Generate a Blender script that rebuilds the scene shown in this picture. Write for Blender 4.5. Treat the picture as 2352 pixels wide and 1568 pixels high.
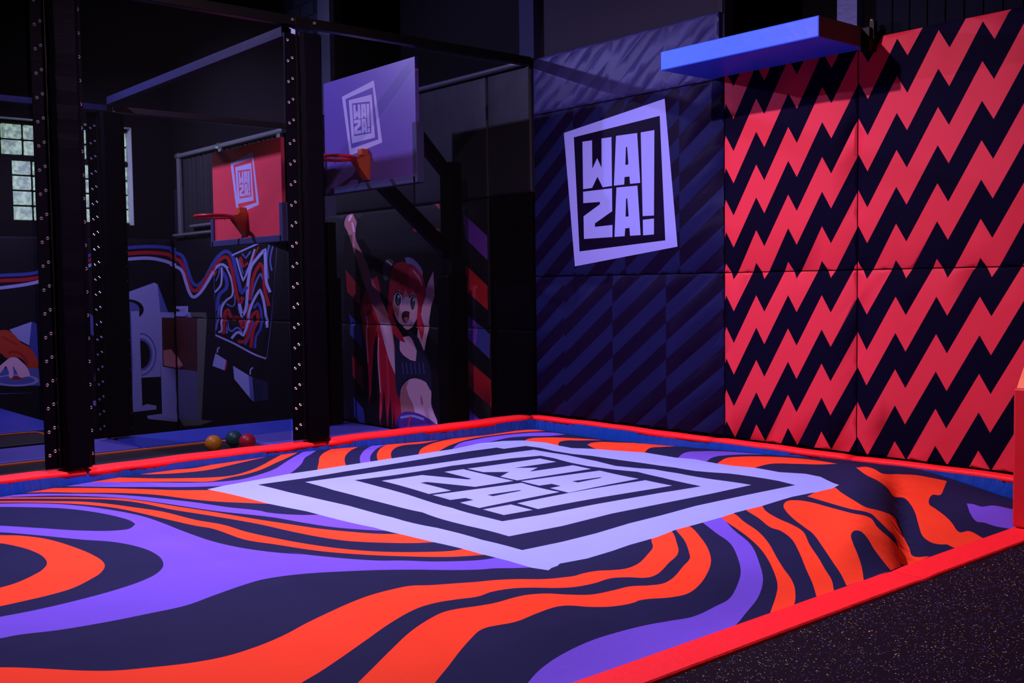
import bpy, bmesh, math, random
import numpy as np
from mathutils import Vector, Matrix
from mathutils.geometry import delaunay_2d_cdt

for o in list(bpy.data.objects): bpy.data.objects.remove(o)
random.seed(7)
sc = bpy.context.scene
col = sc.collection

# ------------------------------------------------------------------ camera
# world: +X runs along the net line away to the right, +Y along the zigzag wall away to the left,
# z = 0 is the top of the near red rim / walkway level; metres
CH = 1.6
YAW, PITCH, ROLL, FPX = 0.864830635, -0.0532151889, -0.0129444126, 2418.4584
_f = np.array([math.cos(YAW)*math.cos(PITCH), math.sin(YAW)*math.cos(PITCH), math.sin(PITCH)])
_r = np.array([math.sin(YAW), -math.cos(YAW), 0.0])
_u = np.cross(_r, _f)
R_ = _r*math.cos(ROLL) + _u*math.sin(ROLL)
U_ = -_r*math.sin(ROLL) + _u*math.cos(ROLL)
CAM = np.array([0.0, 0.0, CH])
cam_d = bpy.data.cameras.new('camera')
cam_d.sensor_fit = 'HORIZONTAL'; cam_d.sensor_width = 36.0
cam_d.lens = FPX*36.0/2352.0
cam_d.clip_end = 200
cam = bpy.data.objects.new('camera', cam_d); col.objects.link(cam)
M = Matrix(((R_[0], U_[0], -_f[0], 0), (R_[1], U_[1], -_f[1], 0), (R_[2], U_[2], -_f[2], CH), (0, 0, 0, 1)))
cam.matrix_world = M
sc.camera = cam

# ------------------------------------------------------------------ world, lights, exposure
w = bpy.data.worlds.new('hall_air'); sc.world = w; w.use_nodes = True
w.node_tree.nodes['Background'].inputs[0].default_value = (0.55, 0.36, 1.0, 1)
w.node_tree.nodes['Background'].inputs[1].default_value = 0.012
sc.view_settings.view_transform = 'Standard'
sc.view_settings.look = 'None'
sc.view_settings.exposure = 0.0
sc.view_settings.gamma = 1.0
sc.view_settings.use_curve_mapping = False

def spot(name, loc, target, energy, color, size=120, blend=0.6, radius=0.06):
    d = bpy.data.lights.new(name, 'SPOT'); d.energy = energy; d.color = color
    d.spot_size = math.radians(size); d.spot_blend = blend; d.shadow_soft_size = radius
    o = bpy.data.objects.new(name, d); col.objects.link(o)
    o.location = loc
    o.rotation_euler = (Vector(target)-Vector(loc)).to_track_quat('-Z', 'Y').to_euler()
    return o
spot('ceiling_and_fill_spot', (3.6, 6.85, 5.9), (5.2, 6.7, 0.4), 2550, (1.0, 0.71, 1.0), 138, 1.0)
spot('ceiling_and_fill_spot', (3.0, 13.7, 5.8), (7.2, 10.4, 1.6), 1500, (0.45, 0.40, 1.0), 145, 0.8)
spot('ceiling_and_fill_spot', (1.6, 4.2, 6.4), (2.6, 4.6, 0.0), 260, (0.85, 0.70, 1.0), 75, 0.9, 0.15)  # unseen spot added to fill the left part of the airbag
spot('ceiling_and_fill_spot', (4.6, 17.5, 5.8), (8.0, 18.2, 0.8), 2000, (0.55, 0.45, 1.0), 130, 0.8, 0.1)  # unseen spot added to brighten the prints behind the rear net
spot('ceiling_and_fill_spot', (6.5, -2.5, 5.5), (7.2, 4.0, 1.5), 170, (1.0, 0.5, 0.42), 110, 0.9, 0.2)  # weak warm fill added out of view for platform end, floor and barrier
spot('ceiling_and_fill_spot', (5.5, 10.9, 7.6), (6.0, 9.4, 4.2), 90, (1.0, 0.62, 0.12), 90, 0.8, 0.05)

# ------------------------------------------------------------------ pixel helpers (2352 x 1568 frame)
ZM = {'A': (0, 980, 2.667), 'B': (460, 950, 2.94), 'C': (1100, 930, 2.6133), 'D': (1700, 1000, 2.7607),
      'E': (1100, 1150, 2.94), 'F': (600, 1150, 3.36), 'G': (360, 900, 5.88), 'H': (1200, 150, 3.136),
      'R': (350, 200, 3.92), 'P': (650, 0, 3.1354), 'T': (470, 530, 3.824), 'W': (400, 550, 2.85),
      'V': (0, 550, 2.6125), 'S': (180, 620, 4.127), 'N': (0, 540, 3.735), 'K': (740, 450, 2.614)}
def px(z, pts):
    ox, oy, s = ZM[z]
    return [(ox+x/s, oy+y/s) for x, y in pts]
def rays(pts):
    p = np.asarray(pts, float)
    return (p[:, 0:1]-1176)/FPX*R_ - (p[:, 1:2]-784)/FPX*U_ + _f
def hit_x(pts, X):
    d = rays(pts); q = CAM + d*(X/d[:, 0:1]); return q[:, 1:3]        # (y, z)
def hit_y(pts, Y):
    d = rays(pts); q = CAM + d*(Y/d[:, 1:2]); return q[:, [0, 2]]     # (x, z)
def sstep(a, b, x):
    t = np.clip((x-a)/(b-a), 0, 1); return t*t*(3-2*t)

# ------------------------------------------------------------------ materials
MATS = {}
def mat(name, color, rough=0.6, spec=0.3, bump=0.0, bscale=40.0, stretch=(1, 1, 1), vary=0.0, vscale=3.0, metal=0.0, bdist=0.02, sheen=0.0):
    if name in MATS: return MATS[name]
    m = bpy.data.materials.new(name); m.use_nodes = True
    nt = m.node_tree; b = nt.nodes['Principled BSDF']
    b.inputs['Base Color'].default_value = (*color, 1)
    b.inputs['Roughness'].default_value = rough
    b.inputs['Specular IOR Level'].default_value = spec
    b.inputs['Metallic'].default_value = metal
    if sheen: b.inputs['Sheen Weight'].default_value = sheen
    tc = nt.nodes.new('ShaderNodeTexCoord')
    if bump:
        mp = nt.nodes.new('ShaderNodeMapping'); mp.inputs['Scale'].default_value = stretch
        nz = nt.nodes.new('ShaderNodeTexNoise'); nz.inputs['Scale'].default_value = bscale; nz.inputs['Detail'].default_value = 3
        bp = nt.nodes.new('ShaderNodeBump'); bp.inputs['Strength'].default_value = bump; bp.inputs['Distance'].default_value = bdist
        nt.links.new(tc.outputs['Object'], mp.inputs[0]); nt.links.new(mp.outputs[0], nz.inputs[0])
        nt.links.new(nz.outputs[0], bp.inputs['Height']); nt.links.new(bp.outputs[0], b.inputs['Normal'])
    if vary:
        n2 = nt.nodes.new('ShaderNodeTexNoise'); n2.inputs['Scale'].default_value = vscale; n2.inputs['Detail'].default_value = 4
        rp = nt.nodes.new('ShaderNodeMapRange'); rp.inputs[1].default_value = 0.3; rp.inputs[2].default_value = 0.7
        rp.inputs[3].default_value = 1-vary; rp.inputs[4].default_value = 1+vary
        mx = nt.nodes.new('ShaderNodeVectorMath'); mx.operation = 'SCALE'
        mx.inputs[0].default_value = color
        nt.links.new(tc.outputs['Object'], n2.inputs[0]); nt.links.new(n2.outputs[0], rp.inputs[0])
        nt.links.new(rp.outputs[0], mx.inputs['Scale']); nt.links.new(mx.outputs[0], b.inputs['Base Color'])
    MATS[name] = m
    return m
# printed airbag cloth
NAVY = mat('cloth_navy', (.0115, .0135, .062), .85, .08, .08, 25, vary=.06, vscale=2)
ORAN = mat('cloth_orange', (.90, .058, .020), .85, .08, .08, 25, vary=.04, vscale=2)
PURP = mat('cloth_purple', (.148, .082, .66), .85, .08, .08, 25, vary=.04, vscale=2)
LAVE = mat('cloth_lavender_white', (.285, .355, .86), .85, .08, .08, 25, vary=.03, vscale=2)
# vinyl
RED = mat('red_vinyl', (1.0, .018, .028), .55, .2, .2, 18, (1, 1, 3))
SKIRT = mat('blue_vinyl_skirt', (.004, .055, .42), .4, .4, .35, 9, (2.2, 2.2, .35), bdist=.06)
ZRED = mat('print_red', (.64, .030, .058), .6, .15, .08, 3.0, bdist=.05)
ZBLK = mat('print_black_navy', (.0032, .0022, .014), .65, .02, .05, 3.0, bdist=.05)
NV1 = mat('navy_vinyl', (.0042, .0018, .017), .5, .07, .06, 3.2, (1, 1, 1.6), bdist=.06)
NV2 = mat('navy_vinyl_stripe', (.0065, .008, .056), .5, .07, .06, 3.2, (1, 1, 1.6), bdist=.06)
NVT1 = mat('navy_gloss_vinyl_lit', (.024, .024, .105), .45, .15, .03, 1.6, (1, 1, 1.6), bdist=.06)  # base colour lightened to carry the violet sheen of the lit top pad
NVT2 = mat('navy_gloss_vinyl_stripe_lit', (.030, .031, .130), .45, .15, .03, 1.6, (1, 1, 1.6), bdist=.06)  # stripe lightened likewise, lit sheen painted into its colour
PLAV = mat('print_lavender', (.245, .28, .80), .5, .3, .15, 3)
BLKV = mat('black_vinyl', (.0018, .0014, .003), .5, .025, .05, 5, (1, 1, 3.5), bdist=.05)
BLKP = mat('black_print_cloth', (.006, .005, .009), .55, .2, .10, 3, bdist=.05)
SLATE = mat('slate_cloth', (.014, .014, .022), .55, .25, .12, 4, (1, 1, .5), bdist=.05)
PLAT = mat('blue_platform_vinyl', (.02, .11, .86), .45, .4, .2, 6)
PLATE_ = mat('shaded_platform_vinyl', (.10, .03, .045), .6, .3, .4, 40)  # dim warm shade on the blue platform's end, painted as base colour
STEEL = mat('dark_steel', (.003, .0027, .003), .4, .12)
GSTEEL = mat('grey_steel', (.17, .19, .20), .4, .5, metal=.3)
BSTEEL = mat('blue_grey_padding', (.017, .018, .055), .7, .1, .3, 8)
EYE = mat('eyelet_metal', (.75, .72, .78), .25, .6, metal=.9)
PADB = mat('blue_pad_vinyl', (.03, .055, .42), .4, .4, .3, 5)
PADP = mat('violet_pad_vinyl', (.10, .09, .42), .4, .4, .3, 5)
BED = mat('black_trampoline_bed', (.012, .010, .012), .6, .3, .2, 120)
OSTR = mat('orange_webbing', (.75, .16, .03), .6, .3)
BALLY = mat('yellow_rubber', (.75, .28, .012), .4, .5)
BALLG = mat('green_rubber', (.015, .09, .085), .4, .5)
BALLR = mat('crimson_rubber', (.55, .01, .035), .4, .5)
RIMR = mat('red_ring_cover', (.75, .012, .03), .4, .5)
BRKT = mat('orange_bracket_paint', (.62, .10, .02), .45, .4)
BRED = mat('red_backboard', (.85, .06, .085), .45, .4)
BPUR = mat('purple_backboard', (.15, .085, .42), .4, .5)
BLOGO = mat('board_logo_white', (.58, .52, .80), .45, .3)
EPAD = mat('navy_edge_pad', (.05, .05, .14), .6, .3)
CREAMO = mat('orange_vinyl_cap', (.90, .16, .02), .5, .4)
DRED = mat('dark_red_vinyl', (.62, .010, .018), .5, .35, .15, 4)
WALLG = mat('painted_block_wall', (.016, .013, .026), .8, .2, .4, 30)
WALLB = mat('black_wall', (.006, .005, .006), .85, .15)
WALLV = mat('black_wall_behind_net', (.005, .004, .006), .8, .1, .1, 5)
CURT = mat('black_curtain', (.014, .015, .018), .7, .3)
DBLUE = mat('dark_blue_sheet', (.0015, .002, .009), .7, .05)
MORT = mat('brick_joint', (.014, .018, .028), .9, .1)
BRIC = mat('painted_brick', (.020, .026, .038), .85, .2)

# rubber floor with coloured flecks
def rubber():
    m = bpy.data.materials.new('flecked_rubber_floor'); m.use_nodes = True
    nt = m.node_tree; b = nt.nodes['Principled BSDF']; b.inputs['Roughness'].default_value = .75
    b.inputs['Specular IOR Level'].default_value = .06
    tc = nt.nodes.new('ShaderNodeTexCoord')
    def flecks(scale, thr, lo):
        v = nt.nodes.new('ShaderNodeTexVoronoi'); v.inputs['Scale'].default_value = scale
        nt.links.new(tc.outputs['Object'], v.inputs['Vector'])
        sep = nt.nodes.new('ShaderNodeSeparateColor'); nt.links.new(v.outputs['Color'], sep.inputs[0])
        a = nt.nodes.new('ShaderNodeMath'); a.operation = 'GREATER_THAN'; a.inputs[1].default_value = thr
        nt.links.new(sep.outputs[0], a.inputs[0])
        c = nt.nodes.new('ShaderNodeMath'); c.operation = 'LESS_THAN'; c.inputs[1].default_value = lo
        nt.links.new(v.outputs['Distance'], c.inputs[0])
        d = nt.nodes.new('ShaderNodeMath'); d.operation = 'MULTIPLY'
        nt.links.new(a.outputs[0], d.inputs[0]); nt.links.new(c.outputs[0], d.inputs[1])
        return d
    base = (.0085, .0042, .0105, 1)
    f1 = flecks(120, .935, .34); f2 = flecks(135, .90, .34); f3 = flecks(85, .975, .30)
    prev = None
    for f, colr in ((f1, (.42, .27, .10, 1)), (f2, (.07, .13, .42, 1)), (f3, (.60, .44, .20, 1))):
        mx = nt.nodes.new('ShaderNodeMix'); mx.data_type = 'RGBA'
        if prev is None: mx.inputs['A'].default_value = base
        else: nt.links.new(prev.outputs['Result'], mx.inputs['A'])
        mx.inputs['B'].default_value = colr
        nt.links.new(f.outputs[0], mx.inputs['Factor']); prev = mx
    nt.links.new(prev.outputs['Result'], b.inputs['Base Color'])
    nz = nt.nodes.new('ShaderNodeTexNoise'); nz.inputs['Scale'].default_value = 150
    bp = nt.nodes.new('ShaderNodeBump'); bp.inputs['Strength'].default_value = .3; bp.inputs['Distance'].default_value = .004
    nt.links.new(tc.outputs['Object'], nz.inputs[0]); nt.links.new(nz.outputs[0], bp.inputs['Height'])
    nt.links.new(bp.outputs[0], b.inputs['Normal'])
    return m
RUB = rubber()

def net_mat(name, opac, colr=(.0015, .0013, .0018)):
    # fine woven mesh, holes far below a pixel: part of the light passes, part meets black cord
    m = bpy.data.materials.new(name); m.use_nodes = True
    nt = m.node_tree; b = nt.nodes['Principled BSDF']
    b.inputs['Base Color'].default_value = (*colr, 1); b.inputs['Roughness'].default_value = .8
    b.inputs['Specular IOR Level'].default_value = .05
    tr = nt.nodes.new('ShaderNodeBsdfTransparent'); mx = nt.nodes.new('ShaderNodeMixShader')
    mx.inputs[0].default_value = opac
    out = nt.nodes['Material Output']
    nt.links.new(tr.outputs[0], mx.inputs[1]); nt.links.new(b.outputs[0], mx.inputs[2]); nt.links.new(mx.outputs[0], out.inputs[0])
    return m
NET = net_mat('black_net_mesh', .42)
NETR = net_mat('black_net_mesh_rear', .25)

def glass_mat():
    m = bpy.data.materials.new('daylit_glass_block'); m.use_nodes = True
    nt = m.node_tree; b = nt.nodes['Principled BSDF']
    b.inputs['Base Color'].default_value = (.35, .42, .38, 1); b.inputs['Roughness'].default_value = .25
    tc = nt.nodes.new('ShaderNodeTexCoord'); nz = nt.nodes.new('ShaderNodeTexNoise')
    nz.inputs['Scale'].default_value = 14; nz.inputs['Detail'].default_value = 3
    nt.links.new(tc.outputs['Object'], nz.inputs[0])
    cr = nt.nodes.new('ShaderNodeValToRGB')
    cr.color_ramp.elements[0].position = .38; cr.color_ramp.elements[0].color = (.17, .30, .19, 1)
    cr.color_ramp.elements[1].position = .66; cr.color_ramp.elements[1].color = (.66, 1.0, .70, 1)
    nt.links.new(nz.outputs[0], cr.inputs[0])
    nt.links.new(cr.outputs[0], b.inputs['Emission Color']); b.inputs['Emission Strength'].default_value = .95
    return m
GLASS = glass_mat()

# ------------------------------------------------------------------ mesh helpers
def tag(o, label=None, cat=None, group=None, kind=None):
    if label: o['label'] = label
    if cat: o['category'] = cat
    if group: o['group'] = group
    if kind: o['kind'] = kind
    return o
def empty(name, loc, label, cat, group=None):
    o = bpy.data.objects.new(name, None); col.objects.link(o); o.location = loc; o.empty_display_size = .1
    return tag(o, label, cat, group)
def link(name, me, mats, parent=None, smooth=False):
    for m in (mats if isinstance(mats, (list, tuple)) else [mats]): me.materials.append(m)
    o = bpy.data.objects.new(name, me); col.objects.link(o)
    if smooth:
        me.polygons.foreach_set('use_smooth', [True]*len(me.polygons))
    if parent is not None:
        o.parent = parent; o.matrix_parent_inverse = Matrix.Translation(-Vector(parent.location))
    return o
class MB:
    def __init__(s): s.v = []; s.f = []; s.m = []
    def add(s, vs, fs, mi=0):
        n = len(s.v); s.v += [tuple(map(float, v)) for v in vs]
        s.f += [tuple(i+n for i in f) for f in fs]; s.m += [mi]*len(fs); return s
    def box(s, x0, x1, y0, y1, z0, z1, mi=0, bev=0.0):
        if bev <= 0:
            vs = [(x, y, z) for x in (x0, x1) for y in (y0, y1) for z in (z0, z1)]
            return s.add(vs, [(0, 1, 3, 2), (4, 6, 7, 5), (0, 4, 5, 1), (2, 3, 7, 6), (0, 2, 6, 4), (1, 5, 7, 3)], mi)
        bm = bmesh.new(); bmesh.ops.create_cube(bm, size=1)
        for v in bm.verts:
            v.co = Vector(((x0+x1)/2+v.co.x*(x1-x0), (y0+y1)/2+v.co.y*(y1-y0), (z0+z1)/2+v.co.z*(z1-z0)))
        bmesh.ops.bevel(bm, geom=bm.edges[:]+bm.verts[:], offset=bev, segments=2, profile=.5, affect='EDGES')
        bm.verts.index_update()
        s.add([v.co for v in bm.verts], [tuple(v.index for v in f.verts) for f in bm.faces], mi); bm.free(); return s
    def tube(s, pts, r, n=8, mi=0, cap=True):
        P = [Vector(p) for p in pts]; rings = []
        for i, p in enumerate(P):
            t = (P[min(i+1, len(P)-1)]-P[max(i-1, 0)]).normalized()
            a = t.orthogonal().normalized() if i == 0 else (rings[-1][1]-t*rings[-1][1].dot(t)).normalized()
            rings.append((p, a, t.cross(a)))
        vs = []
        for p, a, b in rings:
            for k in range(n):
                c, q = math.cos(2*math.pi*k/n), math.sin(2*math.pi*k/n); vs.append(p+(a*c+b*q)*r)
        fs = [(i*n+k, i*n+(k+1) % n, (i+1)*n+(k+1) % n, (i+1)*n+k) for i in range(len(P)-1) for k in range(n)]
        if cap: fs += [tuple(range(n-1, -1, -1)), tuple((len(P)-1)*n+k for k in range(n))]
        return s.add(vs, fs, mi)
    def beam(s, a, b, w, h, mi=0):
        a = Vector(a); b = Vector(b); t = (b-a).normalized()
        sd = t.cross(Vector((0, 0, 1))).normalized(); up = sd.cross(t)
        vs = [p+sd*(i*w/2)+up*(j*h/2) for p in (a, b) for i in (-1, 1) for j in (-1, 1)]
        return s.add(vs, [(0, 1, 3, 2), (4, 6, 7, 5), (0, 4, 5, 1), (2, 3, 7, 6), (0, 2, 6, 4), (1, 5, 7, 3)], mi)
    def torus(s, c, ax, R, r, n=16, k=6, mi=0):
        c = Vector(c); ax = Vector(ax).normalized(); a = ax.orthogonal().normalized(); b = ax.cross(a); vs = []
        for i in range(n):
            t = 2*math.pi*i/n; d = a*math.cos(t)+b*math.sin(t)
            for j in range(k):
                q = 2*math.pi*j/k; vs.append(c+d*(R+r*math.cos(q))+ax*(r*math.sin(q)))
        return s.add(vs, [(i*k+j, ((i+1) % n)*k+j, ((i+1) % n)*k+(j+1) % k, i*k+(j+1) % k) for i in range(n) for j in range(k)], mi)
    def build(s, name, mats, parent=None, smooth=False):
        me = bpy.data.meshes.new(name); me.from_pydata(s.v, [], s.f); me.update()
        o = link(name, me, mats, parent, smooth)
        if any(s.m): me.polygons.foreach_set('material_index', s.m)
        bm = bmesh.new(); bm.from_mesh(me); bmesh.ops.recalc_face_normals(bm, faces=bm.faces[:]); bm.to_mesh(me); bm.free()
        return o
def ball_mesh(name, c, r, m, parent=None):
    me = bpy.data.meshes.new(name); bm = bmesh.new()
    bmesh.ops.create_icosphere(bm, subdivisions=4, radius=r, matrix=Matrix.Translation(c)); bm.to_mesh(me); bm.free()
    return link(name, me, m, parent, True)

# --- 2D shapes
def smooth_loop(pts, sub=6, closed=True, corner=80):
    P = [np.array(p, float) for p in pts]; n = len(P); out = []
    def is_c(i):
        if not closed and i in (0, n-1): return True
        a = P[i]-P[i-1]; b = P[(i+1) % n]-P[i]
        la, lb = np.hypot(*a), np.hypot(*b)
        if la < 1e-9 or lb < 1e-9: return True
        return math.degrees(math.acos(max(-1, min(1, float(a@b)/(la*lb))))) > corner
    cs = [is_c(i) for i in range(n)]
    tang = []
    for i in range(n):
        if cs[i]: tang.append(None)
        else:
            a = P[i]-P[i-1]; b = P[(i+1) % n]-P[i]
            d = a/np.hypot(*a)+b/np.hypot(*b); tang.append(d/max(np.hypot(*d), 1e-9))
    for i in range(n if closed else n-1):
        a, b = P[i], P[(i+1) % n]; L = np.hypot(*(b-a))
        ta, tb = tang[i], tang[(i+1) % n]
        if ta is None and tb is None:
            out.append(a); continue
        d = (b-a)/max(L, 1e-9)
        m0 = (ta if ta is not None else d)*L; m1 = (tb if tb is not None else d)*L
        for k in range(sub):
            t = k/sub; t2, t3 = t*t, t*t*t
            out.append((2*t3-3*t2+1)*a+(t3-2*t2+t)*m0+(-2*t3+3*t2)*b+(t3-t2)*m1)
    if not closed: out.append(P[-1])
    return [tuple(p) for p in out]
def stroke(pts, width, sub=5):
    c = np.array(smooth_loop(pts, sub, closed=False, corner=100)); d = np.gradient(c, axis=0)
    d /= np.maximum(np.hypot(d[:, 0], d[:, 1])[:, None], 1e-9); nrm = np.stack([-d[:, 1], d[:, 0]], 1)*width/2
    return [tuple(p) for p in c+nrm]+[tuple(p) for p in (c-nrm)[::-1]]
def ellipse(cx, cy, rx, ry, n=28, a0=0.0, rot=0.0):
    o = []
    for i in range(n):
        t = 2*math.pi*i/n; x, y = rx*math.cos(t), ry*math.sin(t)
        o.append((cx+x*math.cos(rot)-y*math.sin(rot), cy+x*math.sin(rot)+y*math.cos(rot)))
    return o
def inside(poly, P):
    poly = np.asarray(poly, float); r = np.zeros(len(P), bool)
    x, y = P[:, 0], P[:, 1]
    bb = (x >= poly[:, 0].min()) & (x <= poly[:, 0].max()) & (y >= poly[:, 1].min()) & (y <= poly[:, 1].max())
    if not bb.any(): return r
    q = np.where(bb)[0]; x, y = x[q], y[q]; c = np.zeros(len(q), bool)
    a = poly; b = np.roll(poly, -1, 0)
    for (x0, y0), (x1, y1) in zip(a, b):
        if y0 == y1: continue
        k = (y0 > y) != (y1 > y)
        c ^= k & (x < (x1-x0)*(y-y0)/(y1-y0)+x0)
    r[q] = c
    return r
def clip_seg(a, b, x0, x1, y0, y1):
    t0, t1 = 0.0, 1.0; dx, dy = b[0]-a[0], b[1]-a[1]
    for p, q in ((-dx, a[0]-x0), (dx, x1-a[0]), (-dy, a[1]-y0), (dy, y1-a[1])):
        if abs(p) < 1e-12:
            if q < 0: return None
        else:
            r = q/p
            if p < 0: t0 = max(t0, r)
            else: t1 = min(t1, r)
    if t0 >= t1: return None
    return (a[0]+dx*t0, a[1]+dy*t0), (a[0]+dx*t1, a[1]+dy*t1)
def print_mesh(name, rect, layers, step, mapfn, mats, parent=None, rings=(), eps=2e-4, smooth=True, xs=None, ys=None, extra=None, maxseg=None):
    """flat cloth in (s,t) cut exactly along every printed outline, then laid on the surface by mapfn"""
    x0, x1, y0, y1 = rect
    V, E, idx = [], [], {}
    def vid(p):
        k = (round(p[0]/eps), round(p[1]/eps))
        if k not in idx: idx[k] = len(V); V.append(Vector((p[0], p[1])))
        return idx[k]
    gx = set(np.round(np.linspace(x0, x1, max(2, int((x1-x0)/step)+1)), 5).tolist()); gy = set(np.round(np.linspace(y0, y1, max(2, int((y1-y0)/step)+1)), 5).tolist())
    for r in rings:
        gx |= {x0+r, x1-r}; gy |= {y0+r, y1-r}
    if xs is not None: gx |= set(xs)
    if ys is not None: gy |= set(ys)
    gx = sorted(gx); gy = sorted(gy)
    for x in gx:
        for y in gy: vid((x, y))
    cs = [(x0, y0), (x1, y0), (x1, y1), (x0, y1)]
    for i in range(4): E.append((vid(cs[i]), vid(cs[(i+1) % 4])))
    for poly, mi in layers:
        n = len(poly)
        for i in range(n):
            c = clip_seg(poly[i], poly[(i+1) % n], x0, x1, y0, y1)
            if c is None: continue
            a, b = c
            L = math.hypot(b[0]-a[0], b[1]-a[1]); k = max(1, int(L/maxseg)) if maxseg else 1
            prev = vid(a)
            for j in range(1, k+1):
                cur = vid((a[0]+(b[0]-a[0])*j/k, a[1]+(b[1]-a[1])*j/k))
                if cur != prev: E.append((prev, cur))
                prev = cur
    r = delaunay_2d_cdt(V, list(set(E)), [], 0, eps*.5)
    P = np.array([(v.x, v.y) for v in r[0]]); F = np.array([f for f in r[2] if len(f) == 3], int)
    cen = P[F].mean(1)
    mi_ = np.zeros(len(F), int)
    for poly, mi in layers: mi_[inside(poly, cen)] = mi
    Q = mapfn(P)
    verts = [tuple(q) for q in Q]; faces = [tuple(f) for f in F]; mlist = mi_.tolist()
    if extra:
        n = len(verts); verts += extra[0]; faces += [tuple(i+n for i in f) for f in extra[1]]; mlist += [extra[2]]*len(extra[1])
    me = bpy.data.meshes.new(name); me.from_pydata(verts, [], faces); me.update()
    o = link(name, me, mats, parent, False)
    me.polygons.foreach_set('material_index', mlist)
    sm = [smooth]*len(F)+[False]*(len(faces)-len(F)); me.polygons.foreach_set('use_smooth', sm)
    return o

# --- the WAZA! lettering in unit block coordinates (0..1 right, 0..1 down), read off the wall pad logo
def homog(src, dst):
    A = []
    for (x, y), (u, v) in zip(src, dst):
        A.append([x, y, 1, 0, 0, 0, -u*x, -u*y, -u]); A.append([0, 0, 0, x, y, 1, -v*x, -v*y, -v])
    return np.linalg.svd(np.array(A, float))[2][-1].reshape(3, 3)
def apply_h(Hm, pts):
    p = np.c_[np.asarray(pts, float), np.ones(len(pts))]@Hm.T
    return [tuple(q) for q in p[:, :2]/p[:, 2:3]]
LETTERS = [
    ([(432, 550), (501, 540), (503, 745), (538, 668), (570, 738), (569, 527), (641, 516), (645, 868), (578, 878), (540, 802), (502, 882), (437, 892)], 1),
    ([(674, 508), (826, 487), (848, 846), (775, 853), (771, 800), (735, 804), (733, 858), (659, 866)], 1),
    ([(741, 718), (745, 590), (754, 585), (763, 713)], 0),
    ([(852, 483), (950, 466), (947, 1081), (866, 1085)], 1),
    ([(867, 1112), (947, 1103), (947, 1217), (869, 1224)], 1),
    ([(437, 910), (645, 885), (646, 1050), (522, 1138), (522, 1163), (648, 1149), (648, 1236), (443, 1250), (440, 1087), (558, 1000), (558, 983), (438, 992)], 1),
    ([(677, 880), (828, 866), (851, 1222), (775, 1227), (771, 1170), (740, 1174), (736, 1230), (663, 1235)], 1),
    ([(743, 1090), (746, 960), (755, 957), (765, 1087)], 0)]
H_UNIT = homog([(432, 550), (950, 466), (947, 1217), (443, 1250)], [(0, 0), (1, 0), (1, 1), (0, 1)])
LET_UNIT = [(apply_h(H_UNIT, p), k) for p, k in LETTERS]

# ================================================================== STRUCTURE
WX = 8.52          # front face of the wall pads
NY = 9.58          # net plane
LZ = -0.45         # trampoline deck
BY = 20.40         # rear wall
o = MB().box(-6, 12, -8, 2.812, -.30, -.012).build('floor', RUB); tag(o, 'dark rubber walkway floor with beige and blue flecks', 'floor', kind='structure')
o = MB().box(-6, 8.6, 2.84, 9.62, -1.2, -1.0).build('floor_pit', WALLB); tag(o, 'dark floor of the airbag pit', 'floor', kind='structure')
o = MB().box(-6, 8.6, 9.62, 14.9, -1.5, -.62).box(-6, 8.6, 14.9, 20.6, -1.5, -1.26).build('floor_lower', WALLB); tag(o, 'dark floor under the trampolines behind the net', 'floor', kind='structure')
o = MB().box(-6, 12, -8, 21, 8.6, 8.8).build('ceiling', WALLB); tag(o, 'black ceiling of the hall', 'ceiling', kind='structure')
# wall behind the wall pads, with the tall dark recesses above them
m = MB()
m.box(8.60, 8.75, 2.0, 20.6, -1.5, 3.6)
m.box(8.60, 8.75, 6.74, 9.75, 3.6, 8.6)          # block wall above the logo pad
m.box(8.60, 8.75, 14.2, 20.6, 3.6, 8.6, 2)
m.box(8.60, 8.75, 2.0, 5.09, 3.6, 3.7)
m.box(9.9, 10.0, 1.0, 20.6, -1.2, 8.6, 1)
o = m.build('wall_right', [WALLG, WALLB, WALLV]); tag(o, 'dark painted hall wall behind and above the wall pads', 'wall', kind='structure')
# rear wall with a window opening
wx0, wx1, wz0, wz1 = 4.25, 7.78, 2.86, 4.74
m = MB()
m.box(-6, wx0, BY, BY+.35, -1.5, 8.6); m.box(wx1, 8.6, BY, BY+.35, -1.5, 8.6)
m.box(wx0, wx1, BY, BY+.35, -1.5, wz0); m.box(wx0, wx1, BY, BY+.35, wz1, 8.6)
o = m.build('wall_back', WALLV); tag(o, 'black rear wall with glass block window', 'wall', kind='structure')
JAMB = mat('pale_window_reveal', (.42, .46, .50), .7, .2, .2, 20)
win = bpy.data.objects.new('window_1', None); col.objects.link(win); win.location = ((wx0+wx1)/2, BY+.25, wz0)
tag(win, 'daylit glass block window with dark frame high in the rear wall', 'window', kind='structure')
m = MB()
m.box(wx1-.012, wx1, BY+.004, BY+.3, wz0, wz1)
m.box(wx0, wx1, BY+.004, BY+.3, wz1-.012, wz1)
m.build('window_reveal', JAMB, win)
zsplit = 4.05
MB().box(wx0, wx1, BY+.2, BY+.3, zsplit-.035, zsplit+.035).box(wx0, wx1, BY+.2, BY+.3, wz0, wz0+.04).box(wx0, wx1, BY+.2, BY+.3, wz1-.06, wz1-.012).build('window_frame', WALLB, win)
MB().box(5.2, 5.63, BY+.16, BY+.3, wz0, zsplit-.03).build('mullion', WALLB, win)
blk = None
cw = .385
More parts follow.
